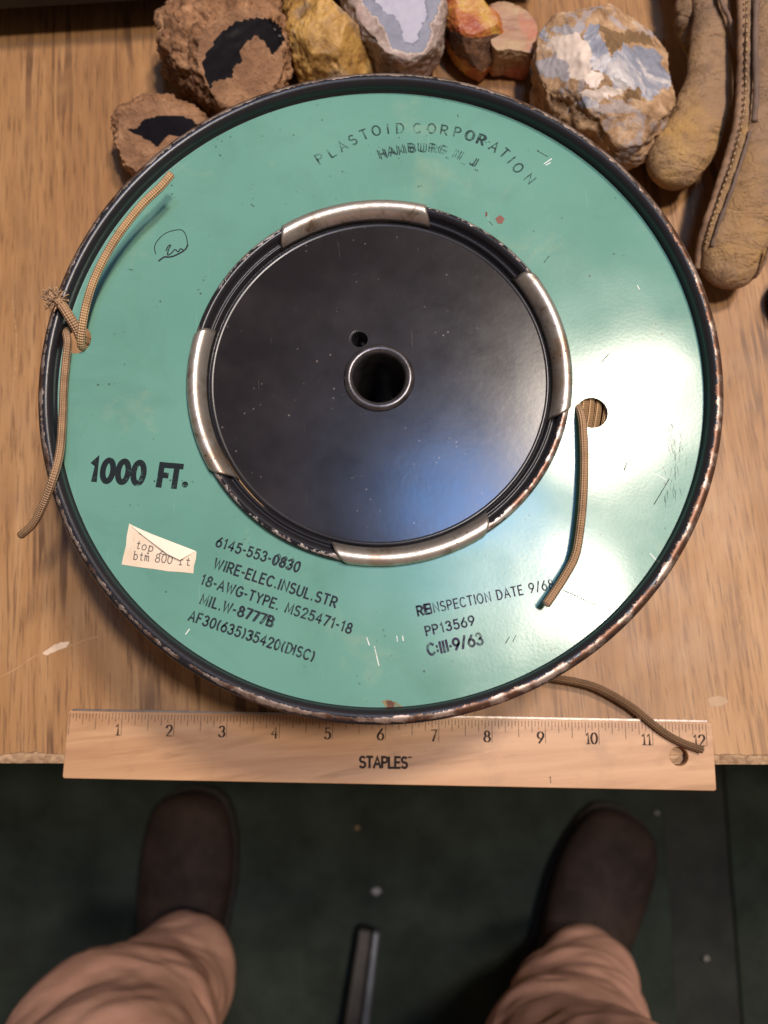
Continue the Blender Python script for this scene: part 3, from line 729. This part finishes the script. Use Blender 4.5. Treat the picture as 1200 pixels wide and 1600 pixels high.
# ------------------------------------------------------------------ rocks
def inpoly(x, y, P):
    c = False; j = len(P)-1
    for i in range(len(P)):
        if (P[i][1] > y) != (P[j][1] > y) and x < (P[j][0]-P[i][0])*(y-P[i][1])/(P[j][1]-P[i][1])+P[i][0]: c = not c
        j = i
    return c
def fbm(p, f, o=5, seed=0):
    s = 0; a = 1; q = p*f+Vector((seed*7.3, seed*3.1, seed*5.7))
    for _ in range(o): s += a*noise.noise(q); q = q*2.03; a *= .52
    return s
def rock_mesh(outline, zmid, height, cuts=(), chips=0, amp=2.0, freq=.06, sq=2.6, masks=None, seed=0, sub=6, fine=.35, cutamp=.25):
    """body of revolution through a surveyed outline, cut by planes (point px x, y, height z ; normal ; optional)"""
    O = [W(x, y, zmid) for x, y in outline]
    c = sum(O, Vector())/len(O)
    pol = sorted([(math.atan2(p.y-c.y, p.x-c.x), math.hypot(p.x-c.x, p.y-c.y)) for p in O])
    def rad(a):
        n = len(pol)
        for i in range(n):
            a0, r0 = pol[i-1]; a1, r1 = pol[i]
            if i == 0: a0 -= 2*PI
            if a0 <= a <= a1: t = (a-a0)/(a1-a0+1e-9); return r0+(r1-r0)*t
        a0, r0 = pol[-1]; a1, r1 = pol[0]; t = (a-a0)/(a1+2*PI-a0+1e-9); return r0+(r1-r0)*t
    bm = bmesh.new(); bmesh.ops.create_icosphere(bm, subdivisions=sub, radius=1)
    cutP = [(W(x, y, z), Vector(n).normalized()) for x, y, z, n in cuts]
    rg = random.Random(seed*17+3); cutN = len(cutP); ext = max(math.hypot(p.x-c.x, p.y-c.y) for p in O)
    for _ in range(chips):
        a = rg.uniform(0, 2*PI); el = rg.uniform(-.1, 1.15); n = Vector((math.cos(a)*math.cos(el), math.sin(a)*math.cos(el), math.sin(el)))
        sup = -1e9
        for i in range(24):
            b = 2*PI*i/24; rr_ = rad(((b+PI) % (2*PI))-PI)
            for e_ in (0, .4, .8, 1.2, 1.5):
                h_ = (math.cos(e_)**sq+math.sin(e_)**sq)**(-1/sq)
                sup = max(sup, Vector((rr_*math.cos(e_)*h_*math.cos(b), rr_*math.cos(e_)*h_*math.sin(b), (height-zmid)*math.sin(e_)*h_)).dot(n))
        cutP.append((c+n*sup*rg.uniform(.88, .985), n))
    V = []; cutv = []
    for v in bm.verts:
        d = v.co.normalized(); hxy = math.hypot(d.x, d.y); s = (hxy**sq+abs(d.z)**sq)**(-1/sq)
        r = rad(math.atan2(d.y, d.x)); 
        zz = d.z*s; zmidn = zmid
        z = zmidn+zz*(height-zmidn) if zz > 0 else zmidn+zz*zmidn*1.05
        p = Vector((c.x+d.x*s*r, c.y+d.y*s*r, z))
        base = Vector(p); hit = 0
        for iq, (q, n) in enumerate(cutP):
            dd = (p-q).dot(n)
            if dd > 0:
                p = p-n*dd
                if iq < cutN: hit = 1
        nrm = Vector((d.x, d.y, d.z)).normalized()
        e = fbm(base, freq, 5, seed); e2 = fbm(base, freq*7, 3, seed+5)
        k = cutamp if hit else 1
        e3 = abs(fbm(base, freq*2.6, 3, seed+9))
        p = p+nrm*((e*amp-e3*amp*.75)*k+e2*fine*k)
        if p.z < 0.15: p.z = .15+.02*e2
        V.append(p); cutv.append(float(hit))
    bm.verts.index_update(); Fc = [tuple(v.index for v in f.verts) for f in bm.faces]; bm.free()
    att = {'cut': cutv}
    for nm, (polys, wob) in (masks or {}).items():
        vals = []
        for p in V:
            x, y = toscreen(p); x += wob*fbm(p, .12, 4, seed+11); y += wob*fbm(p, .12, 4, seed+17)
            vals.append(1.0 if any(inpoly(x, y, P) for P in polys) else 0.0)
        att[nm] = vals
    if 'core' in att and cutP:
        n = cutP[0][1]
        V = [p-n*(.02*m) for p, m in zip(V, att['core'])]
    return [p[:] for p in V], Fc, att, c
def grow(P, f):
    cx = sum(p[0] for p in P)/len(P); cy = sum(p[1] for p in P)/len(P); return [(cx+(x-cx)*f, cy+(y-cy)*f) for x, y in P]
def Zm(pts, x0, y0, s): return [(x0+x/s, y0+y/s) for x, y in pts]
def rock(label, name, outline, zmid, height, mat, **kw):
    V, Fc, att, c = rock_mesh(outline, zmid, height, **kw)
    o = part(name, (V, Fc, att), mat, base=(c.x, c.y, 0))
    return tag(o, label, 'rock')
def mat_rind(name, c0, c1, c2, core=(.006, .005, .007), facec=None, core_r=.26, scale=90):
    k = NT(name); n = k.noise(scale, 6, .68, .2); n2 = k.noise(scale*.25, 3, .6)
    c = k.ramp(k.math('ADD', k.math('MULTIPLY', n, .65), k.math('MULTIPLY', n2, .35)), [(.36, c0), (.5, c1), (.62, c2)])
    pits = k.ramp(k.voro(scale*3.2), [(.12, 1), (.35, 0)])
    c = k.mix(k.math('MULTIPLY', pits, .45), c, tuple(x*.3 for x in c0))
    if facec: c = k.mix(k.math('MULTIPLY', k.attr('cut'), .4), c, k.mix(n, tuple(x*.8 for x in facec), facec))
    m = k.ramp(k.attr('core'), [(.4, 0), (.6, 1)])
    c = k.mix(m, c, core)
    r = k.mix(m, (.92,)*3, (core_r,)*3)
    b = k.bump(n, 1.0, .004); b = k.bump(pits, -.6, .0015, b)
    mixn = k.n('Mix', data_type='VECTOR'); k.set(mixn.inputs[0], m); k.set(mixn.inputs[4], b)
    g = k.n('NewGeometry'); k.set(mixn.inputs[5], g.outputs['Normal'])
    return k.done(c, r, 0, mixn.outputs[1], k.mix(m, (.4,)*3, (.10,)*3))
RIND = mat_rind('brown_rind', (.13, .060, .028), (.27, .135, .066), (.42, .23, .12), facec=(.30, .165, .095))
Z1 = lambda P: Zm(P, 150, 0, 2.4); Z7 = lambda P: Zm(P, 0, 0, 4); Z2 = lambda P: Zm(P, 500, 0, 3); Z3 = lambda P: Zm(P, 800, 0, 3)
A_out = [(252,42),(271,25),(296,17),(325,8),(358,2),(392,2),(421,10),(442,23),(447,46),(448,75),(449,100),(446,127),(425,150),(395,168),(350,178),(325,165),(300,143),(275,128),(256,112),(250,83)]
A_core = Z1([(405,285),(402,240),(425,185),(465,125),(525,82),(600,65),(660,75),(692,100),(708,150),(690,182),(655,205),(640,160),(605,132),(570,150),(538,205),(560,225),(520,245),(512,292),(445,308),(425,330)])
A_core2 = Z1([(585,228),(640,180),(650,205),(625,228),(590,240),(545,240)])
rock('big brown nodule with a glossy black curved core at the upper left', 'nodule', A_out, 24, 52, RIND, seed=1, amp=4.0, freq=.085, fine=1.5,
     cuts=[(375, 95, 39, (.30, -.52, .80))], masks={'core': ([A_core], 2.5)}, cutamp=.03)
B_out = Z7([(735,850),(765,750),(850,690),(930,650),(1010,640),(1100,670),(1180,700),(1320,770),(1340,930),(1150,1080),(950,1120),(840,1085),(790,1050),(750,950)])
B_core = Z7([(800,808),(862,800),(892,752),(980,725),(1080,722),(1185,735),(1260,800),(1180,870),(1060,838),(990,918),(940,890),(870,850)])
rock('small brown nodule with a flat black core half hidden by the reel rim', 'nodule', B_out, 16, 34, RIND, seed=2, amp=2.8, freq=.095, fine=1.2,
     cuts=[(270, 195, 27, (.08, -.44, .90))], masks={'core': ([B_core], 2.5)}, cutamp=.03)
# ochre wedge
def mat_ochre():
    k = NT('ochre_jasper'); n = k.noise(75, 6, .66, .6); n2 = k.noise(28, 4, .6, .3)
    c = k.ramp(n, [(.28, (.10, .05, .018)), (.45, (.34, .18, .045)), (.60, (.50, .29, .08)), (.75, (.55, .42, .26))])
    c = k.mix(k.ramp(n2, [(.5, 0), (.65, 1)]), c, (.20, .15, .125))
    return k.done(c, .55, 0, k.bump(n, .8, .0025))
C_out = Z1([(706,-10),(745,-22),(790,0),(830,30),(900,80),(980,140),(1050,190),(1112,245),(1112,300),(1000,330),(850,340),(780,330),(735,240),(718,120)])
rock('ochre yellow wedge of rough jasper between the big nodule and the agate', 'jasper_wedge', C_out, 18, 44, mat_ochre(), seed=3, amp=1.8, freq=.08, fine=.6, sq=2.4, chips=26,
     cuts=[(520, 60, 40, (-.15, -.35, .92)), (578, 95, 20, (.75, -.5, .45)), (560, 45, 22, (.7, .6, .45))], cutamp=.6)
# agate half
def mat_agate():
    k = NT('blue_agate_slice'); n = k.noise(110, 6, .7, .4); s = k.noise(60, 4, .6, .8)
    c = k.ramp(n, [(.30, (.10, .07, .055)), (.5, (.26, .19, .16)), (.7, (.50, .42, .38))])
    pk = k.ramp(k.noise(45, 4, .6), [(.52, 0), (.62, 1)]); c = k.mix(k.math('MULTIPLY', pk, .5), c, (.42, .29, .26))
    band = k.attr('band'); core = k.attr('core')
    mb = k.ramp(band, [(.4, 0), (.6, 1)]); mc = k.ramp(core, [(.4, 0), (.6, 1)])
    s = k.math('ADD', k.math('MULTIPLY', s, .6), k.math('MULTIPLY', k.noise(260, 4, .7), .4))
    bc = k.ramp(s, [(.3, (.13, .135, .185)), (.7, (.20, .205, .27))])
    cc = k.ramp(k.noise(45, 3, .6, .5), [(.3, (.29, .28, .36)), (.7, (.40, .38, .46))])
    c = k.mix(k.ramp(k.attr('crust'), [(.4, 0), (.6, .85)]), c, k.ramp(n, [(.35, (.36, .26, .22)), (.65, (.56, .47, .43))]))
    c = k.mix(mb, c, bc); c = k.mix(k.ramp(k.attr('line'), [(.4, 0), (.6, .7)]), c, (.09, .095, .15)); c = k.mix(mc, c, cc)
    r = k.mix(mb, (.85,)*3, (.55,)*3)
    return k.done(c, r, 0, k.bump(k.math('MULTIPLY', n, k.math('SUBTRACT', 1.0, mb)), .8, .002))
D_out = Z2([(92,-10),(105,60),(145,140),(190,205),(255,255),(330,312),(400,325),(500,305),(562,240),(580,130),(590,50),(575,-40),(470,-70),(300,-78),(130,-60)])
D_band = Z2([(190,-40),(205,10),(232,62),(290,112),(318,170),(338,228),(400,247),(480,247),(508,185),(520,110),(552,60),(560,-10),(500,-90),(350,-110),(240,-90)])
D_core = Z2([(235,-40),(250,5),(292,52),(350,82),(384,130),(395,192),(430,207),(460,182),(474,112),(502,62),(495,0),(460,-60),(350,-80)])
rock('halved agate with a pale lavender blue polished core and rough rim', 'agate', D_out, 26, 46, mat_agate(), seed=4, amp=2.0, freq=.07, fine=.5, sq=3.0,
     cuts=[(625, 45, 37, (.02, -.20, .97))], masks={'band': ([D_band], 4), 'core': ([D_core], 4), 'line': ([grow(D_core, 1.07)], 4), 'crust': ([grow(D_band, 1.06)], 5)}, cutamp=.12)
# red-orange jasper
def mat_jasper():
    k = NT('orange_red_jasper'); n = k.noise(38, 5, .6, .9); f = k.noise(160, 4, .65)
    c = k.ramp(n, [(.34, (.26, .045, .016)), (.46, (.36, .12, .028)), (.56, (.46, .26, .045)), (.70, (.24, .11, .035))])
    dk = k.ramp(k.attr('dark'), [(.4, 0), (.6, 1)])
    c = k.mix(dk, c, k.ramp(f, [(.35, (.045, .022, .014)), (.65, (.15, .07, .035))]))  # lower faces: brown stone plus underside shade put into the colour
    return k.done(c, .5, 0, k.bump(f, .6, .002))
E_out = Z2([(572,120),(578,30),(640,15),(740,8),(757,60),(772,95),(812,130),(852,158),(872,200),(852,232),(812,272),(762,314),(720,300),(650,245),(600,190)])
E_brown_shade = Z2([(560,120),(590,130),(640,150),(690,185),(735,175),(790,165),(845,158),(900,180),(860,260),(760,340),(640,260)])
rock('orange and yellow jasper lump with brown rough underside with painted shade beside the agate', 'jasper', E_out, 18, 34, mat_jasper(), seed=6, amp=1.4, freq=.1, fine=.4, sq=3, chips=16,
     cuts=[(715, 40, 31, (.05, -.12, .99)), (690, 75, 22, (-.3, -.75, .55)), (770, 75, 21, (.3, -.75, .5))], masks={'dark': ([E_brown_shade], 4)}, cutamp=.35)
def mat_petri():
    k = NT('petrified_wood'); n = k.noise(1, 5, .6, .6, k.mp((30, 140, 60), (0, 0, .25))); f = k.noise(45, 4, .6)
    c = k.ramp(n, [(.3, (.20, .09, .055)), (.5, (.33, .19, .115)), (.7, (.38, .27, .15))])
    c = k.mix(k.ramp(f, [(.48, 0), (.62, 1)]), c, (.40, .13, .075))
    return k.done(c, .6, 0, k.bump(n, .5, .0015))
F_out = Z2([(762,80),(808,42),(880,38),(950,68),(1000,120),(1008,200),(996,272),(940,264),(880,257),(820,262),(790,220),(775,150)])
rock('flat pinkish tan slab of petrified wood between orange jasper and grey blue chunk', 'petrified_wood', F_out, 20, 27, mat_petri(), seed=7, amp=1.0, freq=.08, fine=.3, sq=5,
     cuts=[(800, 50, 25, (0.02, -.1, .99))], cutamp=.4)
# blue-grey chalcedony chunk
def mat_chalc():
    k = NT('blue_chalcedony'); n = k.noise(95, 6, .7, .4); s = k.noise(40, 5, .65, 1.2)
    c = k.ramp(n, [(.30, (.12, .065, .03)), (.45, (.30, .175, .09)), (.58, (.44, .28, .16)), (.72, (.58, .46, .36))])
    patchm = k.ramp(s, [(.53, 0), (.57, 1)]); c = k.mix(k.math('MULTIPLY', patchm, .55), c, (.33, .32, .36))
    bl = k.ramp(k.attr('blue'), [(.4, 0), (.6, 1)]); cr2 = k.ramp(k.attr('cream'), [(.4, 0), (.6, 1)]); gy = k.ramp(k.attr('grey'), [(.4, 0), (.6, 1)]); br = k.ramp(k.attr('brown'), [(.4, 0), (.6, 1)])
    bcol = k.ramp(s, [(.30, (.15, .155, .20)), (.47, (.24, .25, .305)), (.56, (.50, .46, .45)), (.75, (.29, .295, .34))])
    c = k.mix(bl, c, bcol)
    c = k.mix(gy, c, k.ramp(s, [(.3, (.22, .20, .22)), (.7, (.42, .39, .40))]))
    c = k.mix(cr2, c, k.ramp(s, [(.3, (.46, .37, .31)), (.6, (.68, .56, .48))]))
    c = k.mix(br, c, k.ramp(n, [(.3, (.09, .05, .02)), (.7, (.24, .14, .065))]))
    sm = k.math('MAXIMUM', bl, k.math('MAXIMUM', cr2, gy))
    r = k.mix(sm, (.9,)*3, (.48,)*3)
    return k.done(c, r, 0, k.bump(k.mix(sm, n, s), .75, .0025))
G_out = Z3([(120,118),(160,125),(220,110),(330,98),(400,102),(480,138),(560,148),(632,165),(692,240),(742,330),(770,450),(770,530),(722,610),(700,690),(640,720),(580,775),(520,770),(470,720),(380,650),(250,590),(150,520),(112,460),(80,400),(92,330),(100,200)])
G_m = {'cream': ([Z3([(190,180),(300,148),(345,210),(372,310),(432,350),(395,425),(335,395),(272,335),(225,262),(150,215)]), Z3([(300,430),(480,400),(560,390),(470,450),(380,470)])], 9),
       'blue': ([Z3([(325,225),(345,112),(402,104),(412,170),(462,268),(545,208),(692,248),(742,400),(640,472),(560,412),(480,402),(432,335),(380,305)]), Z3([(110,120),(160,125),(185,195),(140,190)]), Z3([(310,460),(400,455),(400,500),(330,510)])], 12),
       'grey': ([Z3([(95,290),(205,248),(285,345),(262,368),(120,345)]), Z3([(180,140),(330,100),(340,150),(240,170)])], 8),
       'brown': ([Z3([(410,112),(480,138),(560,148),(650,170),(668,225),(560,190),(500,225),(470,268),(430,190)]), Z3([(540,420),(600,415),(600,450),(520,490)])], 8)}
rock('rough chunk of blue grey chalcedony with cream patch and brown crust beside the glove', 'chalcedony', G_out, 24, 54, mat_chalc(), seed=8, amp=2.6, freq=.08, fine=.8, sq=2.6, chips=34,
     cuts=[(915, 90, 46, (-.15, .05, .98)), (1000, 100, 40, (.45, .1, .88)), (850, 95, 34, (-.6, .0, .8)), (930, 190, 36, (-.1, -.62, .78))], masks=G_m, cutamp=.45)

# ------------------------------------------------------------------ glove
gl = thing('work_glove', 'dirty tan leather work glove lying at the right edge beside the rocks', 'glove', W(1150, 150, 0))
def loft(pts, nseg=40, n=10, wrinkle=1.0, seed=0, squash=.85):
    """pts: (px, py, height of centre, radius px); rounded at the last point"""
    P3 = [W(x, y, z) for x, y, z, r in pts]; R3 = [r*mm_per_px(p) for p, (_, _, _, r) in zip(P3, pts)]
    P = catmull(P3, n); R = []
    for i in range(len(R3)-1):
        for k in range(n):
            t = k/n; t = t*t*(3-2*t)*.4+t*.6; R.append(R3[i]+(R3[i+1]-R3[i])*t)
    R.append(R3[-1])
    d = (P[-1]-P[-2]).normalized(); r0 = R[-1]
    for i in range(1, 9):
        a = i/8*PI/2; P.append(P[len(P)-1 if False else -1]+d*(r0*(math.sin(a)-math.sin((i-1)/8*PI/2)))); R.append(max(.2, r0*math.cos(a)))
    def wb(p, t, a): return wrinkle*(1.5*fbm(p, .045, 4, seed)-1.5*max(0, .22-abs(fbm(Vector((p.x*.6, p.y, p.z)), .05, 2, seed+4)))/.22*max(0, .3+noise.noise(p*.03+Vector((0, seed, 0))))+.6*math.sin(t*46+2*noise.noise(p*.05))*max(0, noise.noise(p*.04+Vector((seed, 0, 0)))))
    v, f, att = tube(P, R, nseg, True, squash, wb)
    return [(x, y, max(z, .3)) for x, y, z in v], f
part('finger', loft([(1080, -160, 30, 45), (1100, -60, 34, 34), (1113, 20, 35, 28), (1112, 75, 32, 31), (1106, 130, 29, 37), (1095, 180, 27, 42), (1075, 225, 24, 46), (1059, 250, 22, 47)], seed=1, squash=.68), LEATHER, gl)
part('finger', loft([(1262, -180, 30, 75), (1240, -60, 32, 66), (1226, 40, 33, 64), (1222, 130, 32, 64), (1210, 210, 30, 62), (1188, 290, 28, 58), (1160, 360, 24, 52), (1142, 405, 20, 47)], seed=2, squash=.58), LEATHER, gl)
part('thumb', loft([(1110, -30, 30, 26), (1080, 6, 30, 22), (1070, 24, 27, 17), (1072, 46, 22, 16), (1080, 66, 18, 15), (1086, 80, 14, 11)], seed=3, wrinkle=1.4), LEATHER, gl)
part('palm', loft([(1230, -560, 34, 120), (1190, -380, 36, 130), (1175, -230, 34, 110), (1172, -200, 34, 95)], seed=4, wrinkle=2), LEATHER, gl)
def seam(pts, r, name, mat=LEATHER, wob=.5):
    P = catmull([W(*p) for p in pts], 12)
    part(name, tube(P, r, 10, True, None, lambda p, t, a: wob*fbm(p, .25, 3, 9)), mat, gl)
SEAMD = plain('seam_leather', (.23, .135, .08), .8, 0, .4, 180)
seam([(1158, -40, 48), (1160, 20, 48), (1160, 90, 46), (1158, 150, 44), (1152, 198, 42), (1138, 250, 37), (1122, 300, 32), (1105, 350, 26), (1096, 385, 20), (1092, 420, 15)], 2.6, 'seam_welt', SEAMD)
seam([(1167, -40, 50), (1170, 20, 50), (1170, 90, 49), (1168, 150, 46), (1163, 198, 44), (1150, 250, 40), (1132, 300, 35), (1115, 350, 29), (1105, 385, 23), (1100, 420, 17)], 2.2, 'seam_welt', LEATHER)
seam([(1184, -40, 54), (1181, 20, 54), (1180, 80, 53), (1182, 140, 51), (1179, 190, 48)], 1.5, 'seam_cord', plain('dark_seam_leather', (.13, .085, .065), .85))  # dark leather welt line along the finger
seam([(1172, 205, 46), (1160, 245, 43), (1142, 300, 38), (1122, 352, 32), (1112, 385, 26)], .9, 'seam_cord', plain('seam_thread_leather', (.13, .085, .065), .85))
seam([(1122, -30, 46), (1127, 0, 46), (1138, 25, 44), (1144, 50, 40), (1146, 75, 36)], 1.3, 'seam_cord', plain('seam_piping', (.16, .10, .07), .85))
seam([(1202, 385, 34), (1196, 405, 30), (1186, 425, 25), (1178, 434, 21)], .8, 'seam_cord', SEAMD)
SP = catmull([W(*p) for p in [(1162.5, -20, 51.5), (1165, 20, 51.5), (1165, 90, 50), (1163, 150, 47.5), (1157.5, 198, 45.5), (1144, 250, 41), (1127, 300, 36), (1110, 350, 30), (1100.5, 385, 24)]], 10)
stt = []
for i in range(0, len(SP)-2, 2):
    stt.append(tube([SP[i].lerp(SP[i+1], .1)+Vector((0, 0, .9)), SP[i].lerp(SP[i+1], .9)+Vector((0, 0, 1.1))], .42, 6)[:2])
part('stitching', merge(*stt), plain('waxed_thread', (.34, .23, .125), .7), gl)
# black round cap at the right edge
bc = W(1243, 476, 0)
cap = thing('bottle_cap', 'black ribbed round lid standing on the table below the glove at the right edge', 'lid', (bc.x, bc.y, 0))
part('skirt', lathe([(0.1, .2), (15.5, .2), (16, 1), (16, 16), (15.2, 18), (13, 18.6)], bc.x, bc.y, 64), BLACKP, cap)
part('top_disc', lathe([(13, 18.6), (12.4, 17.8), (.1, 17.8)], bc.x, bc.y, 64), BLACKP, cap)
V, Fc = [], []
for i in range(48):
    a = 2*PI*i/48; c_, s_ = math.cos(a), math.sin(a)
    v, f = tube([(bc.x+16.1*c_, bc.y+16.1*s_, 2), (bc.x+16.1*c_, bc.y+16.1*s_, 16)], .55, 6)[:2]; V, Fc = merge((V, Fc), (v, f))
part('ribs', (V, Fc), BLACKP, cap)

# ------------------------------------------------------------------ person
pe = thing('person', 'person in tan trousers and dark brown leather boots standing at the table edge', 'person', (0, W(600, 1450, FZ).y, FZ))
def mat_boot():
    k = NT('brown_boot_leather'); n = k.noise(30, 5, .6); f = k.noise(300, 4, .65)
    c = k.ramp(n, [(.3, (.020, .012, .009)), (.7, (.050, .030, .023))])
    c = k.mix(k.math('MULTIPLY', k.ramp(k.noise(55, 6, .75, .6), [(.55, 0), (.72, 1)]), .35), c, (.10, .065, .05))
    return k.done(c, .72, 0, k.bump(f, .5, .0018), .25)
BOOT = mat_boot()
def mat_canvas():
    k = NT('tan_canvas'); n = k.noise(22, 5, .65); w1 = k.noise(900, 2, .6)
    c = k.ramp(n, [(.3, (.56, .295, .205)), (.7, (.72, .40, .285))])
    return k.done(c, .9, 0, k.bump(w1, .5, .001), .2)

def boot(toe, heel):
    T, Hh = W(*toe, FZ+45), W(*heel, FZ+45); ax = (T-Hh); ax.z = 0; Lb = 300.0; ax.normalize(); sd = Vector((-ax.y, ax.x, 0))
    T = Vector((T.x, T.y, FZ))
    # stations from toe backwards: distance, half width, height
    stn = [(0, 6, 40), (4, 26, 52), (12, 38, 60), (28, 48, 66), (55, 54, 71), (85, 56, 76), (115, 54, 86), (145, 49, 102), (170, 45, 124), (195, 43, 150), (230, 43, 172), (262, 42, 180), (285, 35, 176), (297, 20, 160)]
    V, Fc = [], []; n = 28
    for d, wd, hh in stn:
        c = T-ax*d
        for k in range(n):
            a = 2*PI*k/n; u = math.cos(a); v = math.sin(a)
            x = wd*math.copysign(abs(u)**.75, u); z = 18+(hh-18)*(.5+.5*math.copysign(abs(v)**.8, v))
            x *= 1-.22*max(0, v)**1.5
            p = c+sd*x; q = Vector((p.x, p.y, FZ+z)); e = 1.6*fbm(q, .03, 3, 2)
            V.append((q.x+e*sd.x*u, q.y+e*sd.y*u, q.z+e))
    m = len(stn)
    for i in range(m-1):
        for k in range(n): Fc.append((i*n+k, i*n+(k+1) % n, (i+1)*n+(k+1) % n, (i+1)*n+k))
    Fc.append(tuple(range(n))); Fc.append(tuple((m-1)*n+k for k in range(n)))
    b = part('boot', (V, Fc), BOOT, pe)
    md = b.modifiers.new('s', 'SUBSURF'); md.levels = 1; md.render_levels = 2
    outl = [(2, -10), (-1, 0), (2, 10)]
    lp = []
    for d, wd, hh in stn: lp.append(T-ax*(d-4 if d < 20 else d)+sd*(wd-1.5))
    for d, wd, hh in reversed(stn): lp.append(T-ax*(d-4 if d < 20 else d)-sd*(wd-1.5))
    part('sole', plate([[(p.x, p.y) for p in lp]], FZ+.4, FZ+20), plain('boot_sole', (.022, .016, .014), .8), b, smooth=False)
    return T-ax*222
ankL = boot((298, 1238), (286, 1470)); ankR = boot((985, 1274), (892, 1500))
def leg(pts, n=12, nseg=40, seed=0):
    P3 = [Vector(p[:3]) for p in pts]; P = catmull(P3, n); R = []
    for i in range(len(pts)-1):
        for k in range(n): R.append(pts[i][3]+(pts[i+1][3]-pts[i][3])*k/n)
    R.append(pts[-1][3])
    def wb(p, t, a):
        f = math.sin(p.z*.055+3*noise.noise(p*.008+Vector((seed, 0, 0)))+a*.8)
        fold = abs(noise.noise(Vector((p.x*.012, p.y*.012, p.z*.022))+Vector((seed, 0, 0))))
        return 1.0*f+11*noise.noise(p*.012+Vector((0, seed, 0)))-3*max(0, .18-fold)/.18-3*max(0, .07-abs(noise.noise(Vector((p.x*.017, p.y*.017+4, p.z*.010+seed)))))/.07+1.0*noise.noise(p*.05)
    return tube(P, R, nseg, True, None, wb)[:2]
def pt(x, y, z, r): p = W(x, y, z); return (p.x, p.y, p.z, r)
Lg = leg([(ankL.x+4, ankL.y+10, FZ+66, 44), pt(284, 1500, FZ+130, 48), pt(260, 1550, FZ+210, 57), pt(215, 1605, FZ+300, 69), pt(165, 1680, FZ+400, 80), (-190, -290, FZ+560, 90), (-115, -370, FZ+800, 100)], seed=3)
Rg = leg([(ankR.x+10, ankR.y+6, FZ+66, 44), pt(916, 1530, FZ+130, 48), pt(908, 1575, FZ+200, 57), pt(900, 1630, FZ+280, 68), pt(892, 1712, FZ+370, 76), (120, -310, FZ+560, 90), (85, -370, FZ+800, 100)], seed=8)
hips = tube([(-190, -390, FZ+830), (-100, -390, FZ+840), (0, -390, FZ+845), (70, -390, FZ+840), (160, -390, FZ+830)], [60, 118, 125, 118, 60], 32)[:2]
tr = part('trousers', merge(Lg, Rg, hips), mat_canvas(), pe)
md = tr.modifiers.new('r', 'REMESH'); md.mode = 'VOXEL'; md.voxel_size = .0045; md.use_smooth_shade = True
md = tr.modifiers.new('sm', 'SMOOTH'); md.iterations = 1; md.factor = .5
dg = bpy.context.evaluated_depsgraph_get(); me = bpy.data.meshes.new_from_object(tr.evaluated_get(dg)); tr.modifiers.clear(); tr.data = me
me.polygons.foreach_set('use_smooth', [True]*len(me.polygons))

for an, zz in ((Vector((ankL.x+4, ankL.y+10, 0)), 70), (Vector((ankR.x+10, ankR.y+6, 0)), 70)):
    P = [(an.x+46.5*math.cos(t)*(1+.05*math.sin(3*t)), an.y+46.5*math.sin(t), FZ+zz+14+3*math.sin(2*t)) for t in [2*PI*i/48 for i in range(49)]]
    part('hem', tube(P, 2.6, 8, False), mat_canvas(), tr)

# ------------------------------------------------------------------ things on the floor
a0, a1 = W(577, 1452, FZ+30), W(556, 1610, FZ+60); ad = (a1-a0); ad.z = 0; ad.normalize(); asd = Vector((-ad.y, ad.x, 0)); asd = asd if asd.x > 0 else -asd
cb = thing('stool_leg', 'grey metal stool leg with a painted bluish lit edge on the floor between the boots', 'stool leg', (a0.x, a0.y, FZ))
q = [a0, a0+ad*520]
def bar(o0, o1, zA0, zA1, zB0, zB1, wA, wB):
    V = []
    for p, s_, z0, z1 in ((a0, wA, zA0, zA1), (a0+ad*520, wB, zB0, zB1)):
        for o in (o0, o1):
            for z in (z0, z1):
                v = p+asd*o*s_; V.append((v.x, v.y, FZ+z))
    return V, [(0, 1, 3, 2), (4, 6, 7, 5), (0, 2, 6, 4), (1, 5, 7, 3), (0, 4, 5, 1), (2, 3, 7, 6)]
bevel(part('arm', bar(-1, .3, 12, 34, 30, 95, 13, 22), plain('grey_metal', (.035, .030, .027), .45, .5), cb, smooth=False), 3)
bevel(part('lit_edge', bar(.32, 1, 14, 36, 32, 99, 13, 22), plain('painted_lit_metal', (.13, .14, .155), .35, .6), cb, smooth=False), 2.5)  # lit side of the leg as a paler strip, light put into its colour
part('foot', lathe([(0.1, 0.3), (14, .3), (14, 10), (10, 13), (.1, 13)], a0.x+ad.x*14, a0.y+ad.y*14, 24, ), BLACKP, cb)
for (x, y, r, lab_, col) in [(588, 1392, 5.5, 'white fluff of lint on the mat between the boots', (0.30, 0.28, 0.29)), (558, 1293, 3, 'tan crumb on the dark mat under the ruler', (0.22, 0.15, 0.08)),
                      (1026, 1270, 2.8, 'pale speck beside the mat seam near the right boot toe', (0.25, 0.23, 0.23)), (1103, 1497, 3.2, 'light crumb on the brown floor gap at the lower right', (0.28, 0.26, 0.24))]:
    p = W(x, y, FZ); bm = bmesh.new(); bmesh.ops.create_icosphere(bm, subdivisions=3, radius=1)
    V = [((p.x+v.co.x*r*(1+.5*noise.noise(v.co*1.8+Vector((x, 0, 0))))), p.y+v.co.y*r*(.8+.6*noise.noise(v.co*1.9+Vector((0, x, 0)))), FZ+max(-.5, 2.2+v.co.z*r*.45)) for v in bm.verts]
    bm.verts.index_update(); Fc = [tuple(v.index for v in f.verts) for f in bm.faces]; bm.free()
    tag(part('lint', (V, Fc), plain('lint_%d' % x, col, .95), base=(p.x, p.y, FZ)), lab_, 'lint', 'bits of lint on the floor')
